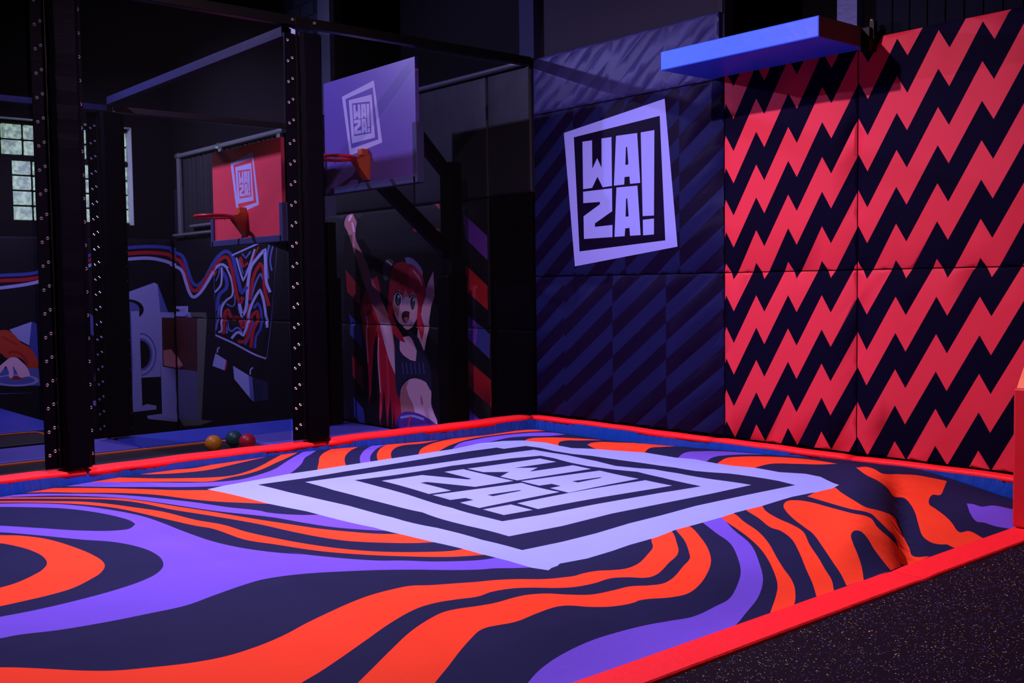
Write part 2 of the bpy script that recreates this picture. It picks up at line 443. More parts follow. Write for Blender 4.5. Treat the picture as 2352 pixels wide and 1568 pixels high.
for zone in (0, 1):
    zlo, zhi, nr = ((wz0+.04, zsplit-.04, 4), (zsplit+.04, wz1-.07, 2))[zone]
    off = (5.63-wx0) % cw if zone == 0 else (5.49-wx0) % cw
    nc = int((wx1-wx0)/cw)+2
    for i in range(nc):
        bx0 = wx0-cw+off+i*cw; bx1 = min(bx0+cw-.045, wx1-.02); bx0 = max(bx0, wx0)
        if bx1-bx0 < .05: continue
        for j in range(nr):
            h = (zhi-zlo)/nr
            if zone == 0 and bx0 < 5.62 and bx1 > 5.21: continue
            MB().box(bx0, bx1, BY+.21, BY+.29, zlo+j*h+.018, zlo+(j+1)*h-.018, 0, .012).build('glass_block', GLASS, win)
# brick face and pilasters high on the right wall
tr = bpy.data.objects.new('trim_1', None); col.objects.link(tr); tr.location = (8.58, 15.8, 4.3); tag(tr, 'dark painted brickwork above the net at the far end', 'brick wall', kind='structure')
MB().box(8.585, 8.60, 14.55, 15.72, 4.35, 7.0).build('mortar', MORT, tr)
bmesh_ = {}
for j in range(12):
    for i in range(7):
        y0 = 14.56+i*.42+(0.21 if j % 2 else 0); z0 = 4.36+j*.22
        if y0+.4 > 15.72: continue
        MB().box(8.572, 8.59, y0, y0+.405, z0, z0+.205, 0, .006).build('brick', BRIC, tr)
o = MB().box(8.52, 8.60, 14.2, 14.55, 4.28, 8.2).build('trim_2', mat('grey_pilaster', (.06, .07, .09), .8, .2, .2, 10)); tag(o, 'grey pilaster beside the dark brickwork', 'pilaster', kind='structure')
o = MB().box(8.50, 8.62, 9.50, 9.76, 4.30, 8.2).build('trim_3', BSTEEL); tag(o, 'blue grey square column above the net corner', 'column', kind='structure')
o = MB().box(8.50, 8.62, 5.20, 5.40, 3.76, 8.2).build('trim_4', mat('blue_padded_column', (.02, .026, .13), .5, .3, .2, 5, (1, 1, 2.5), bdist=.05)); tag(o, 'blue wrinkled column behind the jump platform', 'column', kind='structure')
m = MB(); yy = 5.06; k = 0
while yy > 2.2:
    m.box(8.56, 8.6+.02*(k % 2), yy-.16, yy-.012, 3.70, 8.0); yy -= .16; k += 1
o = m.build('trim_5', DBLUE); tag(o, 'dark blue ribbed sheet above the zigzag pads', 'wall panel', kind='structure')
o = MB().box(8.58, 8.62, 6.75, 6.80, 4.30, 8.2).build('trim_6', STEEL); tag(o, 'thin dark steel upright beside the block wall', 'upright', kind='structure')

# ================================================================== AIRBAG
CXD = np.array([.521, -.853])
def bag_h(P):
    x, y = P[:, 0], P[:, 1]
    h = np.full(len(P), .03)
    # sag towards the two far sides
    eL = np.interp(x, [-2, 2.4, 3.5, 5.2, 7.0, 8.4], [-.11, -.11, -.06, -.05, -.105, -.135])
    eR = np.interp(y, [2.8, 4.8, 5.2, 6.2, 7.1, 8.3, 9.5], [-.08, -.08, -.06, -.055, -.08, -.145, -.135])
    h = h+(eL-.03)*(1-sstep(0, 1.0, 9.42-y))
    h = h+(np.minimum(eR-.03, 0))*(1-sstep(0, .9, 8.38-x))
    h = np.maximum(h, np.minimum(eL, eR)-.0)
    # rounded shoulder along the near rim
    nr = sstep(3.03, 3.40, y)
    h = h+.09*(sstep(3.0, 4.1, y)*(1-sstep(4.4, 6.2, y)))-.06*(1-sstep(3.0, 3.5, y))
    # slack corner past a diagonal crease
    s = (x-5.43)*CXD[0]+(y-3.035)*CXD[1]
    fade = 1-sstep(3.7, 4.7, y)
    h = h-.11*sstep(-.10, .14, s)*fade
    h = h+.07*np.exp(-((s+.22)/.16)**2)*fade*sstep(4.2, 5.6, x)*nr
    h = h-.05*np.exp(-((s-.05)/.05)**2)*fade
    # small cloth waves
    h = h+.010*np.sin(2.1*x+1.3*np.sin(1.7*y))*np.sin(1.9*y+.5)*nr+.006*np.sin(5.2*x-2.2*y)*(1-sstep(3.4, 4.6, y))*nr
    return h
def hit_bag(pts):
    d = rays(pts); out = np.zeros((len(pts), 2))
    zhi, zlo = .35, -.5
    t0 = (zhi-CH)/d[:, 2]; t1 = (zlo-CH)/d[:, 2]
    n = 160; done = np.zeros(len(pts), bool); lo = t0.copy(); hi = t1.copy()
    prev = t0
    for i in range(1, n+1):
        t = t0+(t1-t0)*i/n; q = CAM+d*t[:, None]
        below = (q[:, 2] < bag_h(q[:, :2])) & ~done
        lo[below] = prev[below]; hi[below] = t[below]; done |= below; prev = t
    for _ in range(30):
        mid = (lo+hi)/2; q = CAM+d*mid[:, None]; b = q[:, 2] < bag_h(q[:, :2])
        hi = np.where(b, mid, hi); lo = np.where(b, lo, mid)
    return (CAM+d*hi[:, None])[:, :2]
BAGL = []
def bag(mi, *chunks, sm=True):
    pts = []
    for z, p in chunks: pts += px(z, p) if z != 'I' else p
    if sm: pts = smooth_loop(pts, 6)
    BAGL.append(([tuple(q) for q in hit_bag(pts)], mi))
O, P_, L_, N_ = 1, 2, 3, 0
bag(O, ('A', [(815, 290), (880, 278), (960, 265)]), ('G', [(150, 1050), (480, 1030), (700, 990), (1000, 930), (1300, 890), (1575, 855), (1300, 915), (1000, 985), (700, 1050), (400, 1085), (0, 1108)]))
bag(O, ('A', [(500, 339), (560, 312), (620, 308), (800, 312), (960, 316)]), ('G', [(400, 1163), (700, 1155), (1000, 1130), (1200, 1080), (1400, 1000), (1600, 890), (1740, 825), (1900, 818), (1800, 870), (1600, 960), (1400, 1050), (1200, 1110), (1000, 1150)]), ('A', [(1300, 332), (1100, 335), (800, 337)]))
bag(P_, ('A', [(390, 363), (450, 345), (560, 338), (900, 340), (1250, 340), (1430, 328)]), ('G', [(1150, 1176), (1400, 1110), (1600, 1035), (1750, 940), (1900, 850), (2020, 795), (2160, 788), (2080, 840), (2000, 890), (1960, 960), (1880, 1040), (1780, 1110)]), ('B', [(520, 440), (350, 470), (0, 492)]), ('A', [(900, 368), (600, 367)]))
bag(O, ('B', [(785, 400), (800, 330), (808, 290), (870, 245), (920, 232), (1075, 218), (1000, 260), (975, 300), (990, 370), (900, 400)]))
bag(P_, ('B', [(1085, 350), (1078, 295), (1100, 255), (1150, 220), (1210, 203), (1290, 200), (1210, 225), (1165, 260), (1148, 290), (1152, 340)]))
bag(O, ('B', [(1205, 335), (1193, 275), (1215, 235), (1270, 205), (1400, 190), (1560, 180), (1640, 172), (1500, 200), (1360, 215), (1310, 235), (1288, 265), (1297, 320)]))
bag(O, ('B', [(1470, 290), (1485, 245), (1530, 215), (1620, 185), (1800, 155), (2000, 125), (2150, 108)]), ('C', [(310, 145), (400, 155), (330, 158)]), ('B', [(2200, 122), (2000, 142), (1800, 175), (1680, 215), (1600, 255)]))
bag(P_, ('B', [(1690, 250), (1740, 205), (1850, 175), (2000, 150), (2200, 130)]), ('C', [(330, 165), (450, 166), (520, 176), (430, 184), (300, 187), (180, 196), (60, 222)]), ('B', [(1850, 212), (1760, 250)]))
bag(O, ('C', [(255, 222), (300, 202), (380, 195), (480, 195), (620, 202), (740, 210), (600, 212), (510, 214), (480, 225), (478, 250)]))
bag(O, ('C', [(650, 237), (680, 226), (850, 225), (1100, 235), (1250, 245), (1100, 251), (1020, 260), (985, 290), (800, 285), (690, 258)]))
bag(P_, ('C', [(1185, 325), (1230, 288), (1330, 277), (1480, 278), (1640, 290), (1720, 296), (1500, 300), (1400, 315), (1350, 345)]))
bag(O, ('C', [(1410, 365), (1480, 320), (1560, 310), (1700, 308), (1900, 318), (2050, 335), (2150, 352), (2050, 356), (1900, 352), (1750, 352), (1600, 385)]))
bag(O, ('D', [(735, 203), (800, 198), (850, 212), (900, 240), (1000, 245), (1110, 250), (1200, 265), (1310, 288), (1290, 340), (1270, 375), (1215, 378), (1197, 430), (1240, 465), (1300, 510), (1340, 550), (1390, 612), (1450, 605), (1540, 650), (1450, 690), (1365, 712), (1310, 690), (1280, 690), (1220, 680), (1160, 640), (1130, 560), (1110, 490), (1080, 435), (1040, 395), (970, 385), (940, 340), (880, 290), (800, 250)]))
bag(P_, ('D', [(1437, 430), (1480, 435), (1530, 450), (1600, 443), (1720, 465), (1820, 490), (1820, 620), (1715, 592), (1620, 575), (1540, 550), (1500, 545), (1460, 495)]))
bag(O, ('D', [(425, 385), (500, 350), (590, 325), (640, 360), (720, 410), (800, 455), (860, 470), (940, 495), (980, 520), (1000, 570), (1040, 650), (1075, 720), (1090, 760), (1200, 765), (1060, 822), (1025, 815), (1000, 700), (985, 650), (930, 590), (870, 530), (830, 495), (700, 465), (560, 425)]))
bag(O, ('D', [(275, 445), (290, 420), (350, 410), (460, 425), (550, 450), (700, 490), (830, 525), (870, 580), (960, 660), (995, 700), (1010, 780), (1022, 828), (950, 856), (785, 916), (675, 952), (640, 880), (580, 790), (520, 700), (460, 620), (400, 575), (330, 520), (285, 470)]))
bag(N_, ('D', [(703, 630), (720, 605), (760, 605), (800, 640), (850, 720), (910, 800), (960, 860), (785, 925), (770, 830), (740, 740), (715, 680)]))
bag(O, ('D', [(40, 475), (80, 430), (130, 437), (160, 475), (240, 525), (330, 565), (400, 610), (440, 690), (500, 780), (540, 850), (580, 915), (596, 990), (487, 1030), (460, 940), (420, 850), (370, 730), (330, 660), (260, 605), (190, 580), (120, 525)]))
bag(O, ('E', [(1630, 112), (1660, 80), (1720, 85), (1790, 140), (1890, 210), (1960, 290), (2010, 380), (2060, 460), (2110, 530), (2135, 600), (2116, 720), (1960, 775), (2015, 600), (2015, 555), (1980, 450), (1930, 360), (1880, 300), (1780, 215), (1700, 160)]))
bag(P_, ('E', [(1510, 145), (1560, 90), (1620, 100), (1720, 195), (1840, 300), (1890, 410), (1918, 530), (1890, 640), (1800, 760), (1730, 840), (1640, 895), (1330, 1010), (620, 1260), (500, 1330), (260, 1330), (330, 1229), (400, 1150), (520, 1060), (740, 950), (960, 880), (1170, 830), (1230, 820), (1300, 808), (1450, 780), (1600, 710), (1690, 660), (1740, 580), (1768, 480), (1750, 390), (1700, 290), (1600, 215)]))
bag(O, ('E', [(1325, 190), (1360, 160), (1420, 170), (1500, 250), (1550, 330), (1567, 410), (1530, 510), (1470, 585), (1410, 625), (1300, 650), (1080, 672), (1050, 685), (900, 712), (750, 715), (600, 706), (520, 715), (400, 755), (250, 815), (120, 840), (50, 855)]),
    ('F', [(1680, 1003), (1620, 1060), (1540, 1150), (1440, 1280), (1340, 1404), (1240, 1560), (1100, 1800), (350, 1850), (620, 1540), (745, 1404), (870, 1280), (1000, 1150), (1150, 1010), (1290, 915), (1400, 860), (1500, 835)]),
    ('E', [(0, 708), (100, 690), (300, 638), (450, 625), (600, 632), (760, 632), (900, 605), (1020, 577), (1150, 570), (1250, 555), (1310, 520), (1380, 440), (1425, 385), (1420, 350), (1390, 270)]))
bag(O, ('E', [(1165, 265), (1190, 210), (1250, 195), (1300, 205), (1335, 280), (1345, 350), (1280, 420), (1210, 490), (1150, 515), (1000, 515), (890, 522), (780, 555), (650, 580), (520, 587), (350, 585), (230, 590), (80, 615)]),
    ('F', [(1680, 735), (1500, 760), (1350, 785), (1200, 830), (1000, 940), (800, 1080), (600, 1220), (450, 1320), (310, 1404), (100, 1560), (-200, 1900), (-2600, 1900), (-2600, 1150)]),
    ('A', [(-160, 1470), (0, 1472), (100, 1473), (300, 1482), (500, 1492), (700, 1492), (900, 1475), (1200, 1440), (1400, 1400), (1600, 1335), (1750, 1270), (1867, 1207)]),
    ('F', [(500, 870), (700, 780), (850, 725), (1020, 680), (1150, 655), (1300, 650), (1500, 636)]),
    ('E', [(0, 545), (100, 535), (250, 528), (450, 527), (580, 515), (650, 505), (700, 490), (800, 472), (900, 467), (1000, 455), (1080, 420), (1140, 360), (1175, 310)]))
bag(P_, ('A', [(-500, 480), (0, 470), (200, 468), (350, 472), (550, 490), (700, 512), (800, 530), (900, 555), (1000, 590), (1100, 630), (1300, 700), (1450, 735), (1650, 765), (1867, 783)]),
    ('F', [(200, 395), (400, 420), (700, 448), (900, 460), (1100, 460), (1300, 467), (1500, 465), (1700, 455), (1840, 435), (2000, 430), (2110, 512), (1950, 518), (1800, 520), (1700, 528), (1500, 533), (1200, 530), (900, 533), (600, 545), (350, 560), (150, 582)]),
    ('A', [(1600, 936), (1500, 965), (1300, 1035), (1150, 1090), (900, 1145), (650, 1195), (350, 1245), (100, 1275), (0, 1295), (-500, 1360)]))
bag(N_, ('A', [(-500, 1260), (0, 1163), (200, 1125), (500, 1055), (750, 985), (900, 930), (970, 890), (1000, 850), (990, 810), (940, 770), (850, 735), (700, 705), (500, 690), (250, 665), (0, 645), (-500, 640)]))
bag(N_, ('A', [(-500, 500), (0, 490), (200, 492), (400, 500), (600, 525), (720, 550), (800, 575), (830, 595), (800, 620), (740, 632), (500, 635), (250, 620), (0, 605), (-500, 590)]))
bag(O, ('A', [(-450, 680), (-200, 660), (0, 663), (150, 668), (300, 690), (450, 735), (570, 785), (630, 825), (642, 850), (620, 890), (560, 930), (450, 985), (300, 1030), (150, 1065), (0, 1098), (-250, 1140), (-450, 1140)]))
bag(N_, ('A', [(-450, 740), (-200, 705), (0, 712), (100, 730), (200, 760), (270, 800), (288, 835), (265, 870), (200, 910), (100, 955), (0, 985), (-250, 1050), (-450, 1060)]))
bag(O, ('A', [(130, 405), (250, 380), (400, 374), (600, 375), (900, 382), (1100, 388), (1290, 388), (1500, 400), (1680, 472), (1500, 465), (1300, 455), (1150, 440), (950, 415), (750, 405), (500, 403), (250, 400)]))
bag(P_, ('A', [(-60, 432), (0, 425), (60, 418), (200, 410), (400, 410), (650, 412), (850, 425), (1000, 440), (1200, 463), (1400, 492), (1600, 515)]), ('B', [(450, 665), (700, 683), (840, 680), (1000, 690), (1290, 791), (1150, 785), (900, 765), (700, 735), (500, 700)]), ('A', [(1300, 512), (1000, 467), (800, 441), (600, 427), (350, 420), (100, 428), (0, 434)]))
bag(O, ('A', [(-200, 440), (0, 435), (200, 432), (500, 432), (750, 440), (900, 458), (1100, 490), (1300, 520), (1550, 562)]), ('B', [(600, 745), (800, 775), (1000, 795), (1200, 810), (1390, 812), (1500, 820), (1590, 866), (1450, 872), (1250, 870), (1000, 858), (800, 830), (600, 790), (400, 745)]), ('A', [(1300, 545), (1050, 505), (850, 464), (700, 447), (500, 440), (0, 441), (-200, 446)]))
bag(O, ('A', [(-200, 462), (0, 455), (300, 455), (500, 458), (650, 470), (800, 490), (1000, 520), (1200, 570), (1370, 600), (1500, 640)]), ('B', [(500, 838), (700, 875), (950, 910), (1200, 930), (1500, 933), (1700, 925), (1790, 912), (1900, 920), (1940, 950), (1700, 965), (1400, 962), (1100, 950), (800, 925), (500, 880)]), ('A', [(1500, 690), (1300, 622), (1200, 605), (1000, 560), (850, 525), (700, 495), (550, 478), (350, 466), (0, 463), (-200, 470)]))
# the big square logo
bag(L_, ('B', [(47, 510), (150, 487), (300, 460), (600, 405), (790, 378), (1000, 345), (1400, 285), (1720, 235), (1880, 200)]), ('C', [(150, 215), (260, 212), (400, 225), (480, 243), (560, 258), (680, 262), (850, 275), (1000, 285), (1180, 315), (1300, 325), (1400, 345), (1530, 365), (1650, 375), (1800, 402), (1960, 412), (2050, 430), (2100, 455), (2162, 479), (2120, 500), (1980, 530), (1880, 550), (1700, 605), (1540, 645), (1450, 675), (1360, 700), (1250, 730), (1180, 748), (1060, 795), (900, 840), (800, 875), (650, 920), (490, 950)]),
    ('E', [(550, 420), (530, 438), (490, 452), (470, 468)]), ('F', [(2085, 515), (1900, 460), (1700, 410), (1330, 318), (1100, 262), (870, 205), (520, 125), (350, 80), (50, 20)]), ('B', [(300, 565), (150, 530)]), sm=False)
bag(N_, ('B', [(388, 478), (700, 435), (1000, 385), (1500, 305), (1800, 255), (2000, 228)]), ('C', [(150, 262), (280, 245), (360, 255), (450, 275), (560, 293), (680, 305), (850, 330), (1000, 350), (1180, 375), (1300, 395), (1500, 410), (1650, 430), (1800, 455), (1900, 480), (1700, 520), (1500, 562), (1300, 605), (1100, 660), (900, 710), (700, 770), (500, 820), (260, 870)]), ('B', [(1900, 850), (1600, 770), (1300, 700), (1000, 620), (800, 575), (600, 530)]), sm=False)
bag(L_, ('B', [(708, 460), (1000, 420), (1300, 375), (1800, 305), (2100, 262)]), ('C', [(330, 268), (430, 285), (530, 300), (700, 335), (820, 365), (950, 378), (1050, 385), (1200, 410), (1400, 445), (1635, 479), (1400, 530), (1100, 590), (800, 650), (500, 725), (180, 787)]), ('B', [(1800, 755), (1500, 665), (1150, 580), (900, 515)]), sm=False)
bag(N_, ('B', [(1040, 448), (1300, 415), (1700, 350), (2100, 300)]), ('C', [(370, 303), (450, 318), (550, 345), (650, 365), (800, 385), (950, 400), (1100, 435), (1335, 487), (1100, 525), (700, 595), (400, 655), (140, 697)]), ('B', [(1700, 635), (1400, 545), (1200, 490)]), sm=False)
Hb = homog([(0, 0), (1, 0), (1, 1), (0, 1)], px('C', [(365, 320), (1160, 483)])+px('B', [(2050, 683), (1225, 452)]))
for poly, k in LET_UNIT:
    BAGL.append(([tuple(q) for q in hit_bag(apply_h(Hb, poly))], L_ if k else N_))
BX0, BX1, BY0, BY1 = -2.5, 8.352, 3.028, 9.39
bagE = empty('airbag', (3.5, 6.2, -1.0), 'large soft landing airbag printed with navy, orange and purple waves and a white square logo', 'airbag')
def map_bag(P):
    return np.c_[P, bag_h(P)]
xs_f = np.arange(4.6, 8.38, .045).tolist(); 
# finer grid only near the slack corner
class _: pass
def bag_mesh():
    return print_mesh('printed_cover', (BX0, BX1, BY0, BY1), BAGL, .10, map_bag, [NAVY, ORAN, PURP, LAVE], bagE, ys=np.arange(3.05, 4.6, .05).tolist(), maxseg=.12)
bag_mesh()
MB().box(BX0, BX1, BY0+.01, BY1-.01, -.99, -.24).build('air_chamber', SKIRT, bagE)

# ================================================================== RIM PADS
RN = {'k': 0}
def rim(name, axis, a, b, inner, outer, zt, zb, label, skirt=True, group=None, joint=.012):
    """red padded rim piece from a to b along axis, inner edge towards the airbag, with the blue skirt hanging inside"""
    n = max(2, int(abs(b-a)/.12)); m = MB(); prof = []
    e = empty(name, ((a+b)/2, (inner+outer)/2, 0) if axis == 'x' else ((inner+outer)/2, (a+b)/2, 0), label, 'rim pad', group)
    sgn = 1 if outer > inner else -1
    r = .018 if skirt else .007
    pr = [(inner, zb), (inner, zt-r), (inner+sgn*r*.3, zt-r*.3), (inner+sgn*r, zt), ((inner+outer)/2, zt+(.006 if skirt else 0)), (outer-sgn*r, zt), (outer, zt-r), (outer, zb)]
    vs = []
    for i in range(n+1):
        t = a+joint+(b-a-2*joint)*i/n
        for q, (p, z) in enumerate(pr):
            wob = .006*math.sin(t*3.1+1.0)+.004*math.sin(t*9.7)
            wob *= (1 if skirt else .15); zz = z+(wob*.5 if 0 < q < 7 else 0); pp = p+(wob*.5*sgn if q < 3 else 0)
            if i in (0, n) and 0 < q < 7: zz -= .006
            vs.append((t, pp, zz) if axis == 'x' else (pp, t, zz))
    k = len(pr)
    fs = [(i*k+j, (i+1)*k+j, (i+1)*k+j+1, i*k+j+1) for i in range(n) for j in range(k-1)]+[(i*k+k-1, (i+1)*k+k-1, (i+1)*k, i*k) for i in range(n)]
    fs += [tuple(range(k)), tuple(range(n*k+k-1, n*k-1, -1))]
    m.add(vs, fs).build('pad_cover', RED, e, skirt)
    if skirt:
        m = MB(); n2 = max(4, int(abs(b-a)/.03)); vs = []
        for i in range(n2+1):
            t = a+(b-a)*i/n2
            for z, am in ((zb+.02, 0), (zb-.03, .6), (zb-.09, 1), (zb-.17, 1), (-.42, .6)):
                pp = inner+sgn*.005-sgn*(.016*am*abs(math.sin(t*23+2*math.sin(t*5)+z*6))+.004)
                vs.append((t, pp, z) if axis == 'x' else (pp, t, z))
        fs = [(i*5+j, (i+1)*5+j, (i+1)*5+j+1, i*5+j+1) for i in range(n2) for j in range(4)]
        m.add(vs, fs).build('blue_skirt', SKIRT, e, True)
    return e
lab = 'red rim pad with blue skirt '
rim('rim_pad', 'x', -3.0, 3.11, 9.42, 9.66, .035, -.02, lab+'under the outer black net post')
rim('rim_pad', 'x', 3.11, 5.52, 9.42, 9.66, .03, -.025, lab+'below the three balls')
rim('rim_pad', 'x', 5.52, 8.365, 9.42, 9.66, .032, -.028, lab+'below the net of the purple hoop')
rim('rim_pad', 'y', 6.76, 9.555, 8.38, WX, .028, -.024, lab+'along the foot of the navy logo pad')
rim('rim_pad', 'y', 5.17, 6.76, 8.38, WX, .028, -.024, lab+'at the zigzag pad under the jump platform')
rim('rim_pad', 'y', 3.03, 5.17, 8.38, WX, .028, -.020, lab+'at the zigzag pad near the red barrier')
rim('rim_pad', 'x', -3.0, 5.30, 3.02, 2.815, .004, -.06, 'long flat red rim pad between the airbag and the flecked rubber floor', joint=.002, skirt=False)
rim('rim_pad', 'x', 5.30, 8.50, 3.02, 2.815, .004, -.06, 'short flat red rim pad running under the red barrier', joint=.002, skirt=False)

# ================================================================== WALL PADS
def pad_map(x, y0, y1, z0, z1, depth=.022, puff=.0):
    def f(P):
        s, t = P[:, 0], P[:, 1]
        d = np.minimum(np.minimum(s-y0, y1-s), np.minimum(t-z0, z1-t))
        q = 1-np.clip(d/.035, 0, 1)
        return np.c_[x+depth*q*q-puff*np.clip(d/.3, 0, 1), s, t]
    return f
def wall_pad(y0, y1, z0, z1, layers, mats, label, cat='wall pad', group=None, step=.25, x=WX, name='wall_pad', g=.004):
    y0 += g; y1 -= g; z0 += g; z1 -= g
    bx = [(xx, yy, zz) for xx in (x+.02, x+.078) for yy in (y0, y1) for zz in (z0, z1)]
    ex = (bx, [(4, 6, 7, 5), (0, 4, 5, 1), (2, 3, 7, 6), (0, 2, 6, 4), (1, 5, 7, 3)], 0)
    o = print_mesh(name, (y0, y1, z0, z1), layers, step, pad_map(x, y0, y1, z0, z1), mats, None, rings=(.006, .014, .024, .035), extra=ex)
    o.data.flip_normals() if False else None
    return tag(o, label, cat, group)
# zigzag: peaks every .3675 m, each one half step higher than the last
def zig_layers(yp, per, ztop, y_lo, y_hi):
    h = .3175; drop_y, drop_z = .258*per, .160
    L = []
    for m_ in range(-8, 8):
        pts = []
        for k in range(-2, 7):
            yk = yp-per*k; zk = ztop+h*k+2*h*m_
            pts += [(yk, zk), (yk-drop_y, zk-drop_z)]
        L.append((pts+[(a, b-h) for a, b in pts[::-1]], 1))
    return L
for y0, y1, yp, per, zt, zu, nm in ((5.21, 6.70, 6.665, .3675, 3.060, 3.74, 'under the jump platform'), (3.60, 5.21, 5.197, .373, 3.046, 3.74, 'next to the red barrier')):
    L = zig_layers(yp, per, zt, y0, y1)
    wall_pad(y0, y1, 1.70, zu, L, [ZBLK, ZRED], 'upper wall pad with red and black zigzag bolts '+nm, group='zigzag wall pads')
    wall_pad(y0, y1, .035, 1.70, L, [ZBLK, ZRED], 'lower wall pad with red and black zigzag bolts '+nm, group='zigzag wall pads')
for za, zb_, wd_ in ((.035, 1.70, 'lower'), (1.70, 3.74, 'upper')):
    wall_pad(2.0, 3.60, za, zb_, zig_layers(3.59, .373, 3.046, 2, 3.6), [ZBLK, ZRED], wd_+' zigzag wall pad at the end of the row, behind the red barrier', group='zigzag wall pads')
# navy pads: diagonal bands, broken at the seams every .78 m
SEAM = [9.62, 9.035, 8.253, 7.464, 6.70]
SEAM_MID = [9.62, 8.86, 8.05, 7.27, 6.70]
def diag_layers(z0, z1, SEAM=SEAM):
    L = []
    for i in range(4):
        ya, yb = SEAM[i], SEAM[i+1]
        for k in range(-12, 16):
            zz = 1.18+.39*k
            w_ = .195; rise = (ya-yb)*.74
            p = [(ya, zz), (yb, zz+rise), (yb, zz+rise+w_), (ya, zz+w_)]
            L.append((p, 1))
    return L
logoL = []
for poly, k in [(((298, 487), (1024, 240), (1117, 1305), (378, 1447)), 2), (((370, 518), (989, 363), (1029, 1260), (411, 1340)), 0)]:
    logoL.append(([tuple(q) for q in hit_x(px('H', poly), WX)], k))
for poly, k in LETTERS:
    logoL.append(([tuple(q) for q in hit_x(px('H', poly), WX)], 2 if k else 0))
wall_pad(6.70, 9.56, .035, 1.70, diag_layers(0, 1.7), [NV1, NV2, PLAV], 'lower navy wall pad with faint diagonal bands', step=.2)
wall_pad(6.70, 9.56, 1.70, 3.64, diag_layers(1.7, 3.64, SEAM_MID)+logoL, [NV1, NV2, PLAV], 'navy wall pad with large lavender square logo', step=.2)
wall_pad(6.76, 9.56, 3.64, 4.31, diag_layers(3.64, 4.31), [NVT1, NVT2, PLAV], 'shallow glossy navy wall pad above the logo pad', step=.1)

# ================================================================== JUMP PLATFORM
pe = empty('jump_platform', (8.2, 5.97, 3.64), 'blue padded jump platform jutting from the wall above the zigzag pads', 'platform')
m = MB().box(7.76, 8.50, 5.10, 6.85, 3.64, 3.82, 0, .012)
po = m.build('pad_box', [PLAT, PLATE_], pe)
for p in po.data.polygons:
    if p.normal.y < -.8: p.material_index = 1  # end face takes the painted shade tone
MB().box(8.40, 8.515, 5.02, 5.10, 3.60, 3.80).box(8.44, 8.5, 5.0, 5.04, 3.70, 3.86).build('steel_bracket', STEEL, pe)
MB().tube([(8.46, 5.03, 3.855), (8.46, 5.03, 3.875)], .012).build('bolt', mat('brass_bolt', (.7, .5, .2), .3, .5, metal=.8), pe)

# ================================================================== NETS, POSTS, RAILS
def padded_post(x0, x1, y, z0, z1, label, zt_steel):
    e = empty('padded_post', ((x0+x1)/2, y, z0), label, 'post', 'padded net posts')
    wd = x1-x0
    # ribbed foam sleeve
    m = MB(); n = int((z1-z0)/.06); xa, xb = x0+.30*wd, x1-.12*wd; ya, yb = y-.10, y+.12; c = .035
    vs = []
    for i in range(n+1):
        z = z0+(z1-z0)*i/n; q = .003*math.sin(z*17+3*math.sin(z*4))
        for (xx, yy) in ((xa, ya+c), (xa+c, ya), (xb-c, ya), (xb, ya+c), (xb, yb), (xa, yb)):
            vs.append((xx+(q if xx < (xa+xb)/2 else -q), yy-q, z))
    fs = [(i*6+j, i*6+(j+1) % 6, (i+1)*6+(j+1) % 6, (i+1)*6+j) for i in range(n) for j in range(6)]+[tuple(range(6)), tuple(n*6+j for j in range(5, -1, -1))]
    m.add(vs, fs).build('foam_sleeve', BLKV, e)
    MB().box(x0+.25*wd, x0+.30*wd-.002, y-.02, y+.10, z0, zt_steel).build('steel_upright', STEEL, e)
    fa = MB().box(x0, x0+.25*wd-.002, y+.02, y+.032, z0, z1).build('lacing_flap', BLKV, e)
    fb = MB().box(x1-.12*wd+.002, x1, y+.02, y+.032, z0, z1).build('lacing_flap', BLKV, e)
    for fx, dz, fp in ((x0+.09*wd, 0.0, fa), (x0+.20*wd, .035, fa), (x1-.05*wd, -.02, fb)):
        m = MB(); z = z0+.12+dz
        while z < z1-.05:
            m.torus((fx, y+.018, z), (0, 1, 0), .0105, .0042, 10, 4); z += .205
        tag(m.build('eyelet_row', EYE, fp), kind='stuff')
    return e
padded_post(2.79, 3.21, 9.50, .055, 4.22, 'tall black padded post with two rows of eyelets, standing left of the three balls', 4.228)
padded_post(5.19, 5.61, 9.50, .055, 4.14, 'tall black padded post with eyelets between the red hoop and the purple hoop', 4.228)
padded_post(4.98, 5.48, 14.62, LZ+.03, 4.02, 'black padded post on the blue pad in front of the glass block window', 4.03)
padded_post(.35, .77, 9.50, .055, 4.22, 'tall black padded post next along the net from the outer post', 4.228)
def net(x0, x1, y, z0, z1, label, m_, sag=.03):
    n, k = 20, 20; vs = []
    for i in range(n+1):
        for j in range(k+1):
            u_, v_ = i/n, j/k
            vs.append((x0+(x1-x0)*u_, y+sag*math.sin(math.pi*u_)*math.sin(math.pi*v_)*(.6+.4*math.sin(7*u_+4*v_)), z0+(z1-z0)*v_))
    fs = [(i*(k+1)+j, (i+1)*(k+1)+j, (i+1)*(k+1)+j+1, i*(k+1)+j+1) for i in range(n) for j in range(k)]
    o = MB().add(vs, fs).build('safety_net', m_, None, True)
    return tag(o, label, 'net', 'black safety nets')
net(5.57, 8.50, NY, .06, 4.20, 'black mesh net in front of the purple hoop', NET)
net(3.18, 5.20, NY, .06, 4.22, 'black mesh net between the two tall padded posts, before the red hoop', NET)
net(.74, 2.82, NY, .06, 4.22, 'black mesh net beyond the outer padded post, in front of the printed hand', NET)
net(5.46, 8.48, 14.68, LZ+.05, 4.02, 'rear black mesh net in front of the printed television', NETR)
net(2.2, 5.0, 14.68, LZ+.05, 4.02, 'rear black mesh net in front of the glass block window', NETR)
re_ = empty('net_rail', (5, 9.6, 4.25), 'black square top rail of the front net with clamps and bolts', 'rail')
